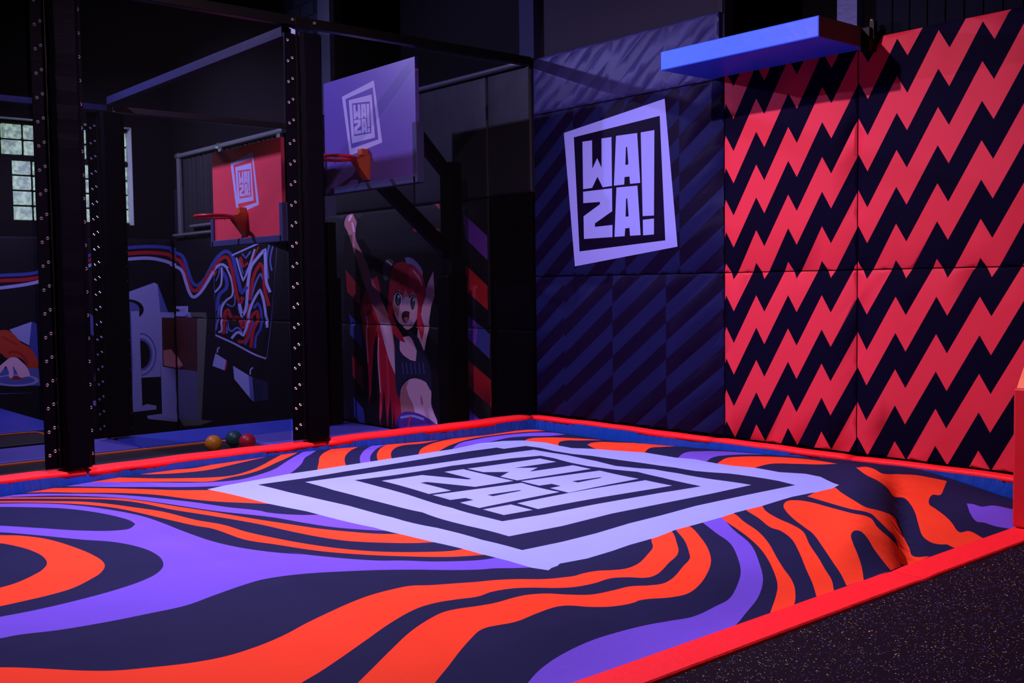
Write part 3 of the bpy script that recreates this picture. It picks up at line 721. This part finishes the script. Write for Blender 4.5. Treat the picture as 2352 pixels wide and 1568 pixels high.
MB().box(-2.0, 5.33, 9.55, 9.65, 4.235, 4.33, 0, .006).build('rail_tube', STEEL, re_)
MB().box(5.52, 8.50, 9.55, 9.65, 4.235, 4.33, 0, .006).build('rail_tube', STEEL, re_)
cl_ = MB().box(5.33, 5.52, 9.54, 9.66, 4.235, 4.325, 0, .004).build('clamp', STEEL, re_)
for bx_ in (5.30, 5.55):
    MB().tube([(bx_, 9.535, 4.285), (bx_, 9.55, 4.285)], .016, 6).build('bolt', EYE, cl_)
be = MB().box(5.24, 5.34, 9.66, 14.60, 4.13, 4.235, 0, .006).build('cross_beam', BSTEEL); tag(be, 'blue grey beam running back from the front net rail to the rear post', 'beam')
rr = MB().box(-2.0, 5.24, 14.58, 14.66, 4.04, 4.12, 0, .005).build('net_rail', BSTEEL); tag(rr, 'blue grey rear net rail in front of the glass block window', 'rail')
rr = MB().box(5.34, 8.50, 14.58, 14.66, 4.04, 4.12, 0, .005).build('net_rail', mat('brown_steel', (.05, .035, .03), .5, .4)); tag(rr, 'brownish rear net rail above the red hoop', 'rail')

# ================================================================== TRAMPOLINES AND DECK PADS
te = empty('trampoline', (3, 11.6, LZ), 'black trampoline bed with orange edge webbing just behind the red rim', 'trampoline')
def bed(e, x0, x1, y0, y1, z):
    jb = MB().box(x0, x1, y0, y1, z-.02, z).build('jump_bed', BED, e)
    MB().box(x0, x1-.10, y1-.05, y1+.03, z, z+.018).build('edge_webbing', OSTR, jb)
    MB().tube([(x1-.12, y1, z+.004), (x1-.03, y1-.03, z+.004), (x1, y1-.14, z+.004), (x1, y0+.1, z+.004)], .02, 6).build('edge_webbing', OSTR, jb)
    MB().box(x0, x1+.08, y1+.022, y1+.26, z-.05, z-.03).box(x1+.022, x1+.28, y0, y1+.26, z-.05, z-.03).build('spring_gap', BED, e)
bed(te, -3, 6.22, 9.72, 13.30, LZ)
t2 = empty('trampoline', (3, 15.6, LZ), 'black trampoline bed with orange edge webbing behind the rear net', 'trampoline')
bed(t2, -3, 4.62, 14.95, 16.12, LZ)
def deck(x0, x1, y0, y1, z0, z1, m_, label):
    o = MB().box(x0, x1, y0, y1, z0, z1, 0, .03).build('deck_pad', m_); return tag(o, label, 'floor pad', 'blue pads around the trampolines')
deck(-3, 5.19, 13.60, 14.80, LZ-.12, LZ, PADP, 'long violet blue floor pad in front of the rear net')
deck(5.20, 8.50, 13.60, 14.80, LZ-.12, LZ, PADB, 'blue floor pad below the red hoop')
deck(6.52, 8.50, 9.70, 13.58, LZ-.12, LZ, PADP, 'wide violet blue floor pad beside the red ball')
deck(-3, 5.15, 16.45, 20.30, LZ-.12, LZ, PADB, 'wide blue floor pad along the foot of the rear wall')
# balls
for (u_, v_), m_, lb in (((490, 1018), BALLY, 'yellow ball resting on the trampoline behind the red rim'), ((537, 1007), BALLG, 'dark green ball between the yellow and the red ball'), ((568, 1014), BALLR, 'crimson red ball lying near the padded post')):
    d = rays([(u_, v_)])[0]; r_ = .105
    q = CAM+d*((LZ+r_+.008-CH)/d[2])
    tag(ball_mesh('ball', Vector(q), r_, m_), lb, 'ball', 'balls on the trampoline')

# ================================================================== BASKETBALL HOOPS
def hoop(xb, y0, y1, z0, z1, bm_, col_x, col_y, logo_px, zk, ringlab, label, edge_up):
    e = empty('basketball_hoop', (col_x, col_y, LZ), label, 'basketball hoop', 'basketball hoops')
    L = []
    frames, let = logo_px
    for i, q in enumerate(frames):
        L.append(([tuple(a) for a in hit_x(px(zk, q), xb)], 1 if i % 2 == 0 else 0))
    Hh = homog([(0, 0), (1, 0), (1, 1), (0, 1)], hit_x(px(zk, let), xb).tolist())
    for poly, k in LET_UNIT: L.append((apply_h(Hh, poly), 1 if k else 0))
    bx = [(xx, yy, zz) for xx in (xb, xb+.05) for yy in (y0, y1) for zz in (z0, z1)]
    ex = (bx, [(4, 6, 7, 5), (0, 4, 5, 1), (2, 3, 7, 6), (0, 2, 6, 4), (1, 5, 7, 3)], 0)
    print_mesh('backboard', (y0, y1, z0, z1), L, .4, lambda P: np.c_[np.full(len(P), xb), P], [bm_, BLOGO], e, extra=ex, smooth=False)
    t = .085
    MB().box(xb-.03, xb+.08, y0-.02, y1+.02, z0-t, z0, 0, .01).box(xb-.03, xb+.08, y0-.05, y0+.035, z0-t, z0+edge_up, 0, .01).box(xb-.03, xb+.08, y1-.035, y1+.05, z0-t, z0+edge_up*.75, 0, .01).build('edge_pad', EPAD, e)
    yc = (y0+y1)/2+.03; zr = z0+.27
    br = MB().add([(xb-.02, yc-.09, zr+.06), (xb-.02, yc+.09, zr+.06), (xb-.02, yc-.06, zr-.24), (xb-.02, yc+.06, zr-.24),
                   (xb-.20, yc-.07, zr+.02), (xb-.20, yc+.07, zr+.02), (xb-.20, yc-.05, zr-.02), (xb-.20, yc+.05, zr-.02), (xb, yc-.09, zr+.06), (xb, yc+.09, zr+.06), (xb, yc-.06, zr-.24), (xb, yc+.06, zr-.24)],
                  [(0, 1, 5, 4), (2, 6, 7, 3), (0, 4, 6, 2), (1, 3, 7, 5), (4, 5, 7, 6), (8, 10, 11, 9), (0, 8, 9, 1), (2, 3, 11, 10), (0, 2, 10, 8), (1, 9, 11, 3)])
    br.box(xb-.10, xb-.0, yc-.05, yc+.05, zr+.05, zr+.13, 0, .008).build('ring_bracket', BRKT, e)
    rg = MB().torus((xb-.20-.235, yc, zr), (0, 0, 1), .235, .022, 40, 8).build('ring', RIMR, e, True)
    mm = MB()
    for k in range(12):
        a = 2*math.pi*k/12; mm.torus((xb-.435+.235*math.cos(a), yc+.235*math.sin(a), zr-.028), (0, 1, 0), .010, .003, 8, 4)
    tag(mm.build('net_hook', BRKT, rg), kind='stuff')
    # padded column at the wall and the arms carrying the board
    zt = z0+.30
    MB().box(col_x-.09, col_x+.09, col_y-.11, col_y+.11, 1.75, zt, 0, .01).build('column', STEEL, e)
    MB().box(col_x-.16, col_x+.16, col_y-.13, col_y+.13, LZ, 1.75, 0, .04).build('column_padding', BLKV, e)
    yb = (y0+y1)/2
    MB().beam((col_x-.08, col_y+.05, zt-.12), (xb+.06, yb-.55, z0+.75), .07, .10).beam((col_x-.08, col_y-.06, zt-.12), (xb+.06, yb-.9, z0+.55), .07, .10).build('upper_arm', STEEL, e)
    MB().beam((col_x-.08, col_y, 2.05), (xb+.06, yb, z0+.10), .12, .16).build('lower_arm', STEEL, e)
    MB().box(xb+.052, xb+.09, y0+.15, y1-.15, z0+.30, z0+.38).box(xb+.052, xb+.09, y0+.15, y0+.22, z0+.1, z1-.1).box(xb+.052, xb+.09, y1-.22, y1-.15, z0+.1, z1-.1).build('board_frame', STEEL, e)
    return e
PF = ([[(424, 697), (654, 578), (715, 1025), (482, 1120)], [(450, 714), (646, 628), (687, 1003), (492, 1070)], [(473, 722), (638, 680), (663, 990), (497, 1032)], [(497, 745), (625, 730), (637, 958), (512, 980)]], [(505, 755), (620, 745), (627, 950), (515, 968)])
RF = ([[(703, 688), (903, 582), (960, 1058), (762, 1145)], [(728, 703), (897, 643), (936, 1038), (776, 1092)], [(745, 722), (890, 683), (912, 1020), (770, 1050)], [(767, 755), (880, 737), (893, 985), (785, 1003)]], [(775, 765), (873, 752), (883, 975), (788, 987)])
hoop(7.0, 9.84, 11.84, 2.86, 4.19, BPUR, 8.15, 10.72, PF, 'P', '', 'purple basketball backboard with white square logo and red ring', .60)
hoop(6.4, 11.89, 13.86, 2.27, 3.48, BRED, 8.15, 13.78, RF, 'R', '', 'red basketball backboard with white square logo and red ring', .40)

# ================================================================== PRINTED PADS BEHIND THE NET
SK = mat('print_skin', (.85, .52, .66), .5, .3); SKD = mat('print_skin_shade', (.50, .19, .20), .5, .3)
HR = mat('print_hair_red', (.50, .008, .03), .5, .3); HRL = mat('print_hair_light', (.75, .03, .07), .5, .3)
TOP = mat('print_navy_top', (.018, .02, .06), .5, .3); EYEW = mat('print_white', (.7, .7, .8), .5, .3)
CBL = mat('print_blue', (.045, .06, .34), .5, .3); CPU = mat('print_purple', (.11, .03, .30), .5, .3); CRD = mat('print_crimson', (.38, .014, .022), .5, .3)
LBL = mat('print_pale_blue', (.33, .34, .70), .5, .3); MBL = mat('print_mid_blue', (.10, .12, .42), .5, .3)
DBR = mat('print_dark_brown', (.06, .012, .012), .5, .3); ORR = mat('print_orange_sleeve', (.50, .05, .02), .5, .3); GRY = mat('print_olive_grey', (.10, .11, .09), .5, .3)
WM = [BLKP, SK, SKD, HR, HRL, TOP, EYEW, CBL, CPU, CRD, LBL, MBL, DBR, ORR, GRY, mat('print_violet_grey', (.10, .10, .21), .5, .3)]
WI = {n: i for i, n in enumerate(['blk', 'sk', 'skd', 'hr', 'hrl', 'top', 'wh', 'bl', 'pu', 'rd', 'lb', 'mb', 'br', 'or', 'gy', 'pg'])}
XW = []   # layers on the x = WX wall, (y, z)
YW = []   # layers on the rear wall, (x, z)
def wp(z, c, pts, sm=False, both=False, only=None):
    p = px(z, pts)
    if sm: p = smooth_loop(p, 5)
    if only != 'y': XW.append(([tuple(q) for q in hit_x(p, WX)], WI[c]))
    if only == 'y' or both: YW.append(([tuple(q) for q in hit_y(p, BY-.06)], WI[c]))
def ws(z, c, pts, wd, both=False, only=None): wp(z, c, stroke(pts, wd), False, both, only)
# cartoon figure with raised arms, between two columns of slanted bars
for c, q in (('pu', [(845, 105), (990, 240), (992, 385), (860, 255)]), ('rd', [(860, 410), (992, 540), (994, 685), (865, 570)]), ('pu', [(865, 705), (930, 763), (930, 905), (870, 850)]), ('bl', [(930, 763), (1003, 830), (1003, 978), (930, 905)]),
             ('rd', [(875, 985), (1008, 1105), (1010, 1270), (880, 1145)]), ('pu', [(885, 1285), (1010, 1400), (1010, 1500), (885, 1440)]), ('rd', [(140, 440), (225, 545), (228, 655), (150, 575)]),
             ('bl', [(160, 705), (235, 800), (240, 910), (165, 830)]), ('rd', [(178, 955), (243, 1035), (245, 1160), (183, 1080)]), ('bl', [(188, 1205), (248, 1280), (252, 1405), (190, 1320)])):
    wp('K', c, q)
wp('K', 'hr', [(330, 480), (300, 500), (265, 560), (240, 620), (228, 700), (240, 800), (262, 900), (270, 1000), (285, 1130), (278, 1250), (295, 1180), (300, 1050), (310, 900), (330, 800), (340, 1000), (345, 1150), (342, 1390), (360, 1300), (370, 1150), (380, 1250), (385, 1395), (400, 1300), (410, 1200), (415, 1395), (430, 1300), (440, 1395), (475, 1300), (475, 1230), (450, 1150), (440, 1060), (400, 900), (370, 780), (340, 650), (350, 560)])
for q in ([(255, 640), (262, 800), (280, 1000), (288, 1200)], [(335, 830), (345, 1000), (352, 1200), (348, 1340)], [(385, 950), (395, 1100), (400, 1250)]): ws('K', 'hrl', q, 9)
ws('K', 'sk', [(268, 720), (268, 850), (276, 1000)], 5); ws('K', 'sk', [(340, 850), (335, 950), (350, 1180)], 5)
wp('K', 'skd', [(150, 210), (135, 180), (135, 150), (155, 115), (180, 107), (195, 130), (207, 155), (202, 190), (200, 250), (215, 290), (245, 350), (275, 420), (300, 500), (330, 560), (365, 640), (400, 720), (415, 770), (435, 900), (440, 1080), (400, 980), (370, 870), (340, 760), (300, 650), (260, 550), (225, 440), (190, 330), (165, 250)], True)
wp('K', 'sk', [(340, 760), (400, 760), (430, 900), (440, 1075), (400, 980)]); ws('K', 'sk', [(160, 150), (175, 115)], 12); ws('K', 'sk', [(180, 160), (192, 215)], 10)
wp('K', 'sk', [(590, 720), (620, 560), (645, 500), (667, 450), (675, 600), (655, 660), (640, 760), (625, 860), (612, 935), (570, 860), (575, 780)])
wp('K', 'sk', [(470, 1180), (490, 1130), (540, 1095), (600, 1105), (640, 1135), (654, 1170), (655, 1250), (670, 1300), (690, 1370), (600, 1420), (460, 1420), (475, 1300)], True)
wp('K', 'skd', [(468, 1190), (490, 1130), (520, 1105), (505, 1150), (520, 1200), (545, 1250), (560, 1310), (475, 1310)])
wp('K', 'pu', [(430, 1420), (450, 1340), (480, 1300), (560, 1300), (620, 1325), (690, 1372), (640, 1420)], True); ws('K', 'lb', [(470, 1330), (540, 1320), (610, 1340)], 14); ws('K', 'hrl', [(530, 1320), (515, 1390)], 10)
wp('K', 'skd', [(590, 1190), (600, 1210), (606, 1245), (603, 1262), (592, 1240)])
wp('K', 'sk', [(465, 850), (520, 840), (560, 870), (575, 990), (530, 1000), (465, 950)])
wp('K', 'top', [(440, 800), (460, 880), (468, 930), (490, 958), (530, 985), (562, 992), (568, 930), (545, 870), (510, 815), (530, 808), (580, 855), (612, 930), (640, 1000), (655, 1080), (658, 1160), (650, 1168), (620, 1110), (560, 1085), (510, 1095), (480, 1130), (465, 1180), (465, 1218), (448, 1190), (438, 1100), (436, 950)])
for q in (480, 505, 530, 555, 580, 605): ws('K', 'mb', [(q, 1000), (q+8, 1070)], 4)
wp('K', 'sk', [(425, 580), (450, 530), (540, 550), (565, 600), (578, 650), (573, 720), (545, 775), (515, 803), (490, 790), (455, 750), (430, 690)], True)
wp('K', 'skd', [(425, 580), (450, 530), (560, 560), (560, 610), (500, 605), (470, 640), (455, 740), (430, 690)])
wp('K', 'hr', [(405, 520), (415, 440), (440, 405), (480, 393), (530, 405), (570, 425), (600, 465), (620, 540), (624, 600), (605, 650), (590, 700), (605, 760), (608, 830), (597, 872), (580, 800), (565, 780), (575, 640), (562, 600), (545, 560), (522, 605), (500, 560), (482, 605), (465, 560), (447, 605), (432, 570), (425, 640), (422, 720), (440, 780), (480, 835), (500, 880), (470, 870), (430, 830), (400, 740), (393, 680), (398, 600)])
wp('K', 'hrl', [(520, 425), (570, 432), (598, 470), (615, 540), (618, 610), (590, 590), (575, 540), (555, 560), (535, 590), (520, 530)])
wp('K', 'hrl', [(575, 640), (590, 700), (603, 770), (605, 840), (596, 868), (582, 790), (560, 790), (570, 720)])
ws('K', 'sk', [(545, 445), (580, 490), (600, 540)], 10)
wp('K', 'gy', [(365, 450), (372, 400), (400, 375), (430, 392), (410, 440), (398, 500), (372, 505)], True); wp('K', 'lb', [(495, 370), (530, 370), (570, 400), (605, 465), (598, 478), (570, 435), (530, 408), (510, 405)], True)
ws('K', 'wh', [(385, 385), (420, 415)], 8)
for cx_, cy_, rx_, ry_ in ((455, 622, 24, 44), (543, 642, 18, 44)):
    wp('K', 'wh', ellipse(cx_, cy_, rx_, ry_)); wp('K', 'blk', ellipse(cx_, cy_, rx_*.72, ry_*.92)); wp('K', 'gy', ellipse(cx_, cy_+12, rx_*.45, ry_*.5)); wp('K', 'wh', ellipse(cx_+4, cy_-18, rx_*.25, ry_*.25))
    ws('K', 'blk', [(cx_-rx_-4, cy_-30), (cx_, cy_-ry_-3), (cx_+rx_+2, cy_-30)], 7)
wp('K', 'br', [(482, 700), (500, 690), (525, 695), (520, 740), (505, 765), (485, 750)], True); wp('K', 'skd', [(488, 735), (505, 725), (518, 738), (505, 762)], True)
# orange bits behind the lower arm of the purple hoop
wp('K', 'rd', [(550, 165), (635, 200), (630, 212), (548, 212)]); wp('K', 'rd', [(668, 185), (705, 200), (700, 212), (665, 210)]); wp('K', 'rd', [(655, 40), (690, 40), (710, 80)], False)
# television drawn on the far part of the wall
wp('T', 'blk', [(80, 310), (240, 220), (520, 90), (640, 80), (545, 1115), (95, 910)])
for c, wd, q in (
    ('bl', 26, [(150, 350), (190, 420), (190, 500), (130, 560), (112, 700)]), ('mb', 14, [(170, 620), (130, 680), (115, 780), (100, 870)]), ('mb', 14, [(195, 900), (195, 780), (230, 880), (290, 850), (330, 890)]),
    ('bl', 18, [(355, 1000), (400, 900), (430, 800)]), ('bl', 18, [(440, 1030), (455, 920), (490, 860), (495, 700), (470, 630), (430, 680)]), ('mb', 14, [(405, 600), (450, 450), (490, 370), (520, 440)]),
    ('mb', 14, [(575, 90), (545, 250), (560, 420)]), ('mb', 12, [(610, 90), (575, 260), (590, 350)]), ('mb', 14, [(330, 200), (360, 240), (405, 180)]), ('mb', 10, [(300, 250), (340, 380), (380, 330)]), ('mb', 10, [(100, 440), (125, 380), (130, 320)]),
    ('mb', 12, [(345, 790), (300, 690), (300, 620)]), ('mb', 10, [(190, 640), (250, 660), (265, 560)]),
    ('rd', 24, [(310, 230), (340, 315), (380, 280)]), ('rd', 10, [(330, 540), (370, 460), (400, 320), (440, 210), (475, 140)]), ('rd', 24, [(395, 610), (410, 500), (440, 370), (490, 285), (515, 330), (525, 500), (565, 660)]),
    ('rd', 28, [(165, 905), (175, 740), (200, 690), (250, 770), (290, 760), (335, 850), (370, 790), (395, 640)]), ('rd', 24, [(290, 970), (350, 970), (390, 850), (420, 740), (460, 705), (468, 770), (430, 860), (405, 1025)]), ('rd', 14, [(85, 395), (105, 350)]),
    ('lb', 14, [(120, 890), (145, 880), (145, 800), (150, 680), (190, 610), (240, 570), (245, 480), (225, 400), (190, 320)]), ('lb', 14, [(90, 540), (140, 480), (150, 420), (150, 320)]), ('lb', 13, [(278, 235), (310, 350), (338, 440), (370, 370), (405, 270), (440, 160)]),
    ('lb', 22, [(305, 640), (330, 755), (360, 690), (375, 550), (385, 430), (410, 310), (470, 230), (530, 160), (535, 300), (545, 460), (575, 540)]), ('lb', 19, [(235, 945), (295, 890), (340, 920), (370, 840), (395, 700), (440, 590), (487, 515), (515, 600), (550, 850)]),
    ('bl', 26, [(0, 430), (80, 280), (140, 205), (190, 180), (240, 220), (270, 330), (300, 450), (320, 550), (375, 490)]), ('rd', 26, [(0, 465), (80, 330), (140, 250), (190, 230), (230, 310), (260, 450), (290, 590), (315, 635), (335, 580)]), ('lb', 20, [(0, 495), (80, 345), (150, 295), (205, 330)]),
    ('lb', 13, [(95, 915), (250, 985), (450, 1090), (540, 1122)]), ('lb', 12, [(240, 215), (520, 88)]), ('mb', 4, [(640, 80), (545, 1115)]), ('mb', 3, [(80, 310), (95, 910)]), ('lb', 10, [(112, 1070), (116, 1035), (132, 1022)]), ('lb', 10, [(400, 1260), (406, 1215), (426, 1200)])):
    ws('T', c, q, wd*1.2)
wp('T', 'lb', [(95, 1075), (190, 1135), (175, 1225), (68, 1185)]); wp('T', 'rd', [(190, 1138), (202, 1150), (186, 1228), (174, 1222)]); wp('T', 'lb', [(250, 1185), (385, 1268), (400, 1470), (260, 1300)]); wp('T', 'mb', [(385, 1268), (420, 1285), (438, 1505), (400, 1475)])
wp('T', 'top', [(430, 1290), (550, 1320), (560, 1480), (445, 1500)])
# wave bands
for c, wd, q in (('bl', 22, [(-25, 70), (0, 82), (50, 105), (90, 200), (120, 280), (145, 300), (190, 270), (240, 190), (262, 155)]), ('rd', 24, [(-25, 112), (0, 122), (40, 142), (70, 215), (100, 300), (130, 335), (170, 315), (220, 240), (262, 175)]), ('lb', 20, [(-25, 160), (0, 172), (45, 197), (80, 290), (105, 355), (125, 376), (160, 358), (210, 290), (258, 208)])):
    ws('W', c, q, wd, both=True)
for c, wd, q in (('bl', 20, [(-260, 235), (0, 215), (210, 200), (520, 100), (640, 65), (760, 50), (900, 42), (1000, 48), (1055, 62)]), ('rd', 22, [(-260, 265), (0, 247), (210, 232), (520, 128), (640, 100), (760, 85), (900, 78), (1000, 88), (1055, 105)]), ('lb', 20, [(-260, 310), (0, 290), (210, 258), (520, 160), (640, 130), (760, 118), (900, 112), (1000, 132), (1055, 155)])):
    ws('V', c, q, wd, both=True)
# loudspeakers and display stands on the rear wall
wp('S', 'mb', [(755, 140), (850, 395), (775, 420)], only='y'); wp('S', 'lb', [(300, 260), (468, 210), (720, 118), (752, 135), (775, 390), (780, 1010), (600, 1020), (300, 1020)], only='y')
wp('S', 'mb', ellipse(590, 800, 150, 205), only='y'); wp('S', 'lb', ellipse(590, 800, 138, 190), only='y'); wp('S', 'mb', ellipse(590, 800, 112, 155), only='y'); wp('S', 'blk', ellipse(590, 800, 92, 132), only='y'); wp('S', 'blk', ellipse(480, 375, 140, 98), only='y'); wp('S', 'mb', ellipse(470, 375, 110, 75), only='y')
wp('S', 'lb', [(475, 390), (575, 388), (607, 1300), (515, 1320)], only='y'); wp('S', 'mb', [(475, 392), (498, 392), (515, 900), (512, 1320), (500, 900)], only='y'); wp('S', 'lb', [(515, 1300), (600, 1290), (650, 1268), (740, 1285), (740, 1320), (520, 1345)], only='y')
wp('S', 'lb', [(765, 400), (1060, 400), (1060, 1400), (950, 1400), (795, 1370)], both=True); wp('S', 'gy', [(1060, 400), (1210, 402), (1165, 1470), (1060, 1470)], both=True); wp('S', 'pg', [(925, 930), (1135, 960), (1140, 1470), (945, 1400)], both=True); wp('S', 'br', [(790, 450), (1115, 455), (1128, 960), (800, 915)], both=True); wp('S', 'skd', [(805, 760), (880, 750), (990, 900), (960, 930), (810, 905)], both=True)
wp('S', 'lb', [(650, 1380), (800, 1360), (950, 1400), (940, 1440), (660, 1410)], both=True); wp('S', 'gy', [(950, 1400), (1280, 1430), (1150, 1470), (1000, 1480)], both=True); wp('S', 'lb', [(908, 342), (1040, 342), (1040, 405), (908, 405)], both=True); wp('S', 'blk', [(915, 370), (958, 370), (958, 392), (915, 392)], both=True)
wp('S', 'mb', [(105, 400), (165, 470), (165, 640), (105, 600)], only='y'); wp('S', 'lb', [(178, 320), (190, 312), (205, 640), (228, 1050), (155, 1050), (165, 640)], only='y'); wp('S', 'lb', [(60, 1245), (235, 1230), (235, 1305), (60, 1260)], only='y')
# hand on a turntable at the outer end
wp('N', 'lb', [(80, 810), (270, 742), (325, 1060), (250, 945), (165, 900)], only='y'); wp('N', 'bl', [(272, 742), (315, 760), (330, 1080), (250, 945)], only='y')
wp('N', 'mb', [(-200, 1250), (-200, 1150), (330, 1135), (345, 1290), (330, 1350), (-200, 1370)], only='y'); wp('N', 'blk', [(-200, 1290), (345, 1290), (340, 1350), (-200, 1360)], only='y')
wp('N', 'lb', ellipse(140, 1245, 195, 52), only='y'); wp('N', 'mb', ellipse(135, 1243, 165, 38), only='y'); wp('N', 'rd', ellipse(140, 1225, 60, 14), only='y')
wp('N', 'or', [(-300, 840), (0, 815), (60, 815), (120, 850), (180, 920), (250, 960), (310, 1040), (330, 1090), (325, 1140), (250, 1140), (230, 1120), (200, 1070), (130, 1045), (60, 1055), (0, 1010), (-300, 1030)], True, only='y')
ws('N', 'rd', [(70, 1010), (140, 1000), (210, 1050), (240, 1110)], 22, only='y'); ws('N', 'rd', [(20, 870), (70, 900), (150, 940)], 14, only='y')
wp('N', 'sk', [(-140, 1250), (-40, 1170), (0, 1120), (40, 1085), (90, 1050), (140, 1050), (180, 1080), (230, 1130), (260, 1200), (240, 1212), (215, 1215), (200, 1222), (165, 1215), (140, 1165), (110, 1120), (115, 1200), (100, 1230), (80, 1220), (75, 1170), (50, 1120), (20, 1160), (-60, 1240)], True, only='y')
def tone(y0, y1, z0, z1, label, name='wall_pad'):
    return wall_pad(y0, y1, z0, z1, XW, WM, label, 'wall pad', 'printed pads behind the net', .4, name=name)
tone(10.43, 14.55, 1.05, 2.72, 'black printed wall pad with the upper half of the red haired cartoon figure')
tone(10.43, 14.55, LZ, 1.05, 'black printed wall pad with the lower half of the red haired cartoon figure')
tone(14.55, 20.34, 1.05, 2.62, 'black printed wall pad with the upper part of the drawn television')
tone(14.55, 20.34, -1.24, 1.05, 'black printed wall pad with the lower part of the drawn television')
wall_pad(9.60, 10.43, LZ, 1.05, [], [BLKV], 'plain glossy black wall pad low in the net corner')
wall_pad(9.60, 10.43, 1.05, 2.72, [], [BLKV], 'plain glossy black wall pad halfway up in the net corner')
wall_pad(9.60, 10.43, 2.72, 4.26, [], [SLATE], 'dark slate wall pad high in the net corner')
wall_pad(10.43, 12.05, 2.72, 4.26, [], [SLATE], 'dark slate wall pad behind the purple hoop')
wall_pad(12.05, 14.15, 2.72, 4.26, [], [BLKP], 'black wall pad hidden mostly behind the purple backboard')
tp = MB().tube([(8.48, 9.70, 4.275), (8.48, 14.1, 4.275)], .035, 10).build('pad_tube', mat('slate_tube', (.07, .07, .10), .45, .5)); tag(tp, 'slate grey tube along the top of the slate wall pads', 'tube')
# printed cloth on the rear wall
def rw(x0, x1, z0, z1, label):
    def f(P):
        s, t = P[:, 0], P[:, 1]
        d = np.minimum(np.minimum(s-x0, x1-s), np.minimum(t-z0, z1-t)); q = 1-np.clip(d/.035, 0, 1)
        return np.c_[s, BY-.06+.02*q*q, t]
    bx = [(xx, yy, zz) for xx in (x0, x1) for yy in (BY-.04, BY-.002) for zz in (z0, z1)]
    ex = (bx, [(0, 1, 3, 2), (4, 6, 7, 5), (0, 2, 6, 4), (1, 5, 7, 3), (2, 3, 7, 6)], 0)
    o = print_mesh('wall_pad', (x0, x1, z0, z1), YW, .4, f, WM, None, rings=(.01, .02, .035), extra=ex)
    return tag(o, label, 'wall pad', 'printed pads on the rear wall')
rw(6.05, 8.512, -1.24, 2.60, 'black printed wall pad with drawn loudspeakers and display stands')
rw(3.2, 6.045, -1.24, 2.60, 'black printed wall pad with a drawn hand on a turntable')
rw(0.4, 3.195, -1.24, 2.60, 'black wall pad with colour bands continuing past the drawn turntable')
# tube frame with black curtain on the far part of the wall
ce = empty('curtain_frame', (8.45, 17.8, 2.62), 'grey tube frame with black gathered curtain behind the red hoop', 'curtain')
fx = 8.46
MB().tube([(fx, 15.6, 4.18), (fx, 19.86, 4.18)], .045, 10).build('top_tube', GSTEEL, ce)
for yv in (19.80, 17.95, 15.75):
    MB().box(fx-.03, fx+.03, yv-.06, yv+.06, 2.66, 4.14, 0, .01).build('upright_tube', GSTEEL, ce)
for yv in (19.8, 18.0): MB().tube([(fx, yv-.06, 4.18), (fx, yv+.06, 4.18)], .062, 10).build('tube_clamp', EYE, ce)
MB().tube([(fx-.02, 18.0, 2.80), (fx-.02, 19.3, 2.80)], .03, 8).tube([(fx-.02, 18.0, 2.66), (fx-.02, 20.1, 2.66)], .03, 8).build('bottom_tube', GSTEEL, ce)
n = 150; vs = []
for i in range(n+1):
    y = 15.7+(19.75-15.7)*i/n
    for z in (2.70, 4.14): vs.append((8.52+.025*math.sin(i*1.3+math.sin(i*.3)*2), y, z))
MB().add(vs, [(i*2, i*2+2, i*2+3, i*2+1) for i in range(n)]).build('curtain', CURT, ce, True)

# ================================================================== RED BARRIER AT THE NEAR RIM
ba = empty('barrier_pad', (7.5, 2.93, 0), 'red padded barrier with sloping orange cap standing on the near rim', 'barrier')
MB().box(6.775, 8.45, 2.83, 3.02, .012, .905, 0, .014).build('red_panel', DRED, ba)
m = MB(); pr = [(6.79, .905), (6.83, .96), (7.05, 1.24), (7.25, 1.32), (8.44, 1.32), (8.44, .905)]
vs = [(x, y, z) for y in (2.845, 3.005) for x, z in pr]; k = len(pr)
m.add(vs, [tuple(range(k)), tuple(range(2*k-1, k-1, -1))]+[(i, (i+1) % k, (i+1) % k+k, i+k) for i in range(k)]).build('orange_cap', CREAMO, ba)
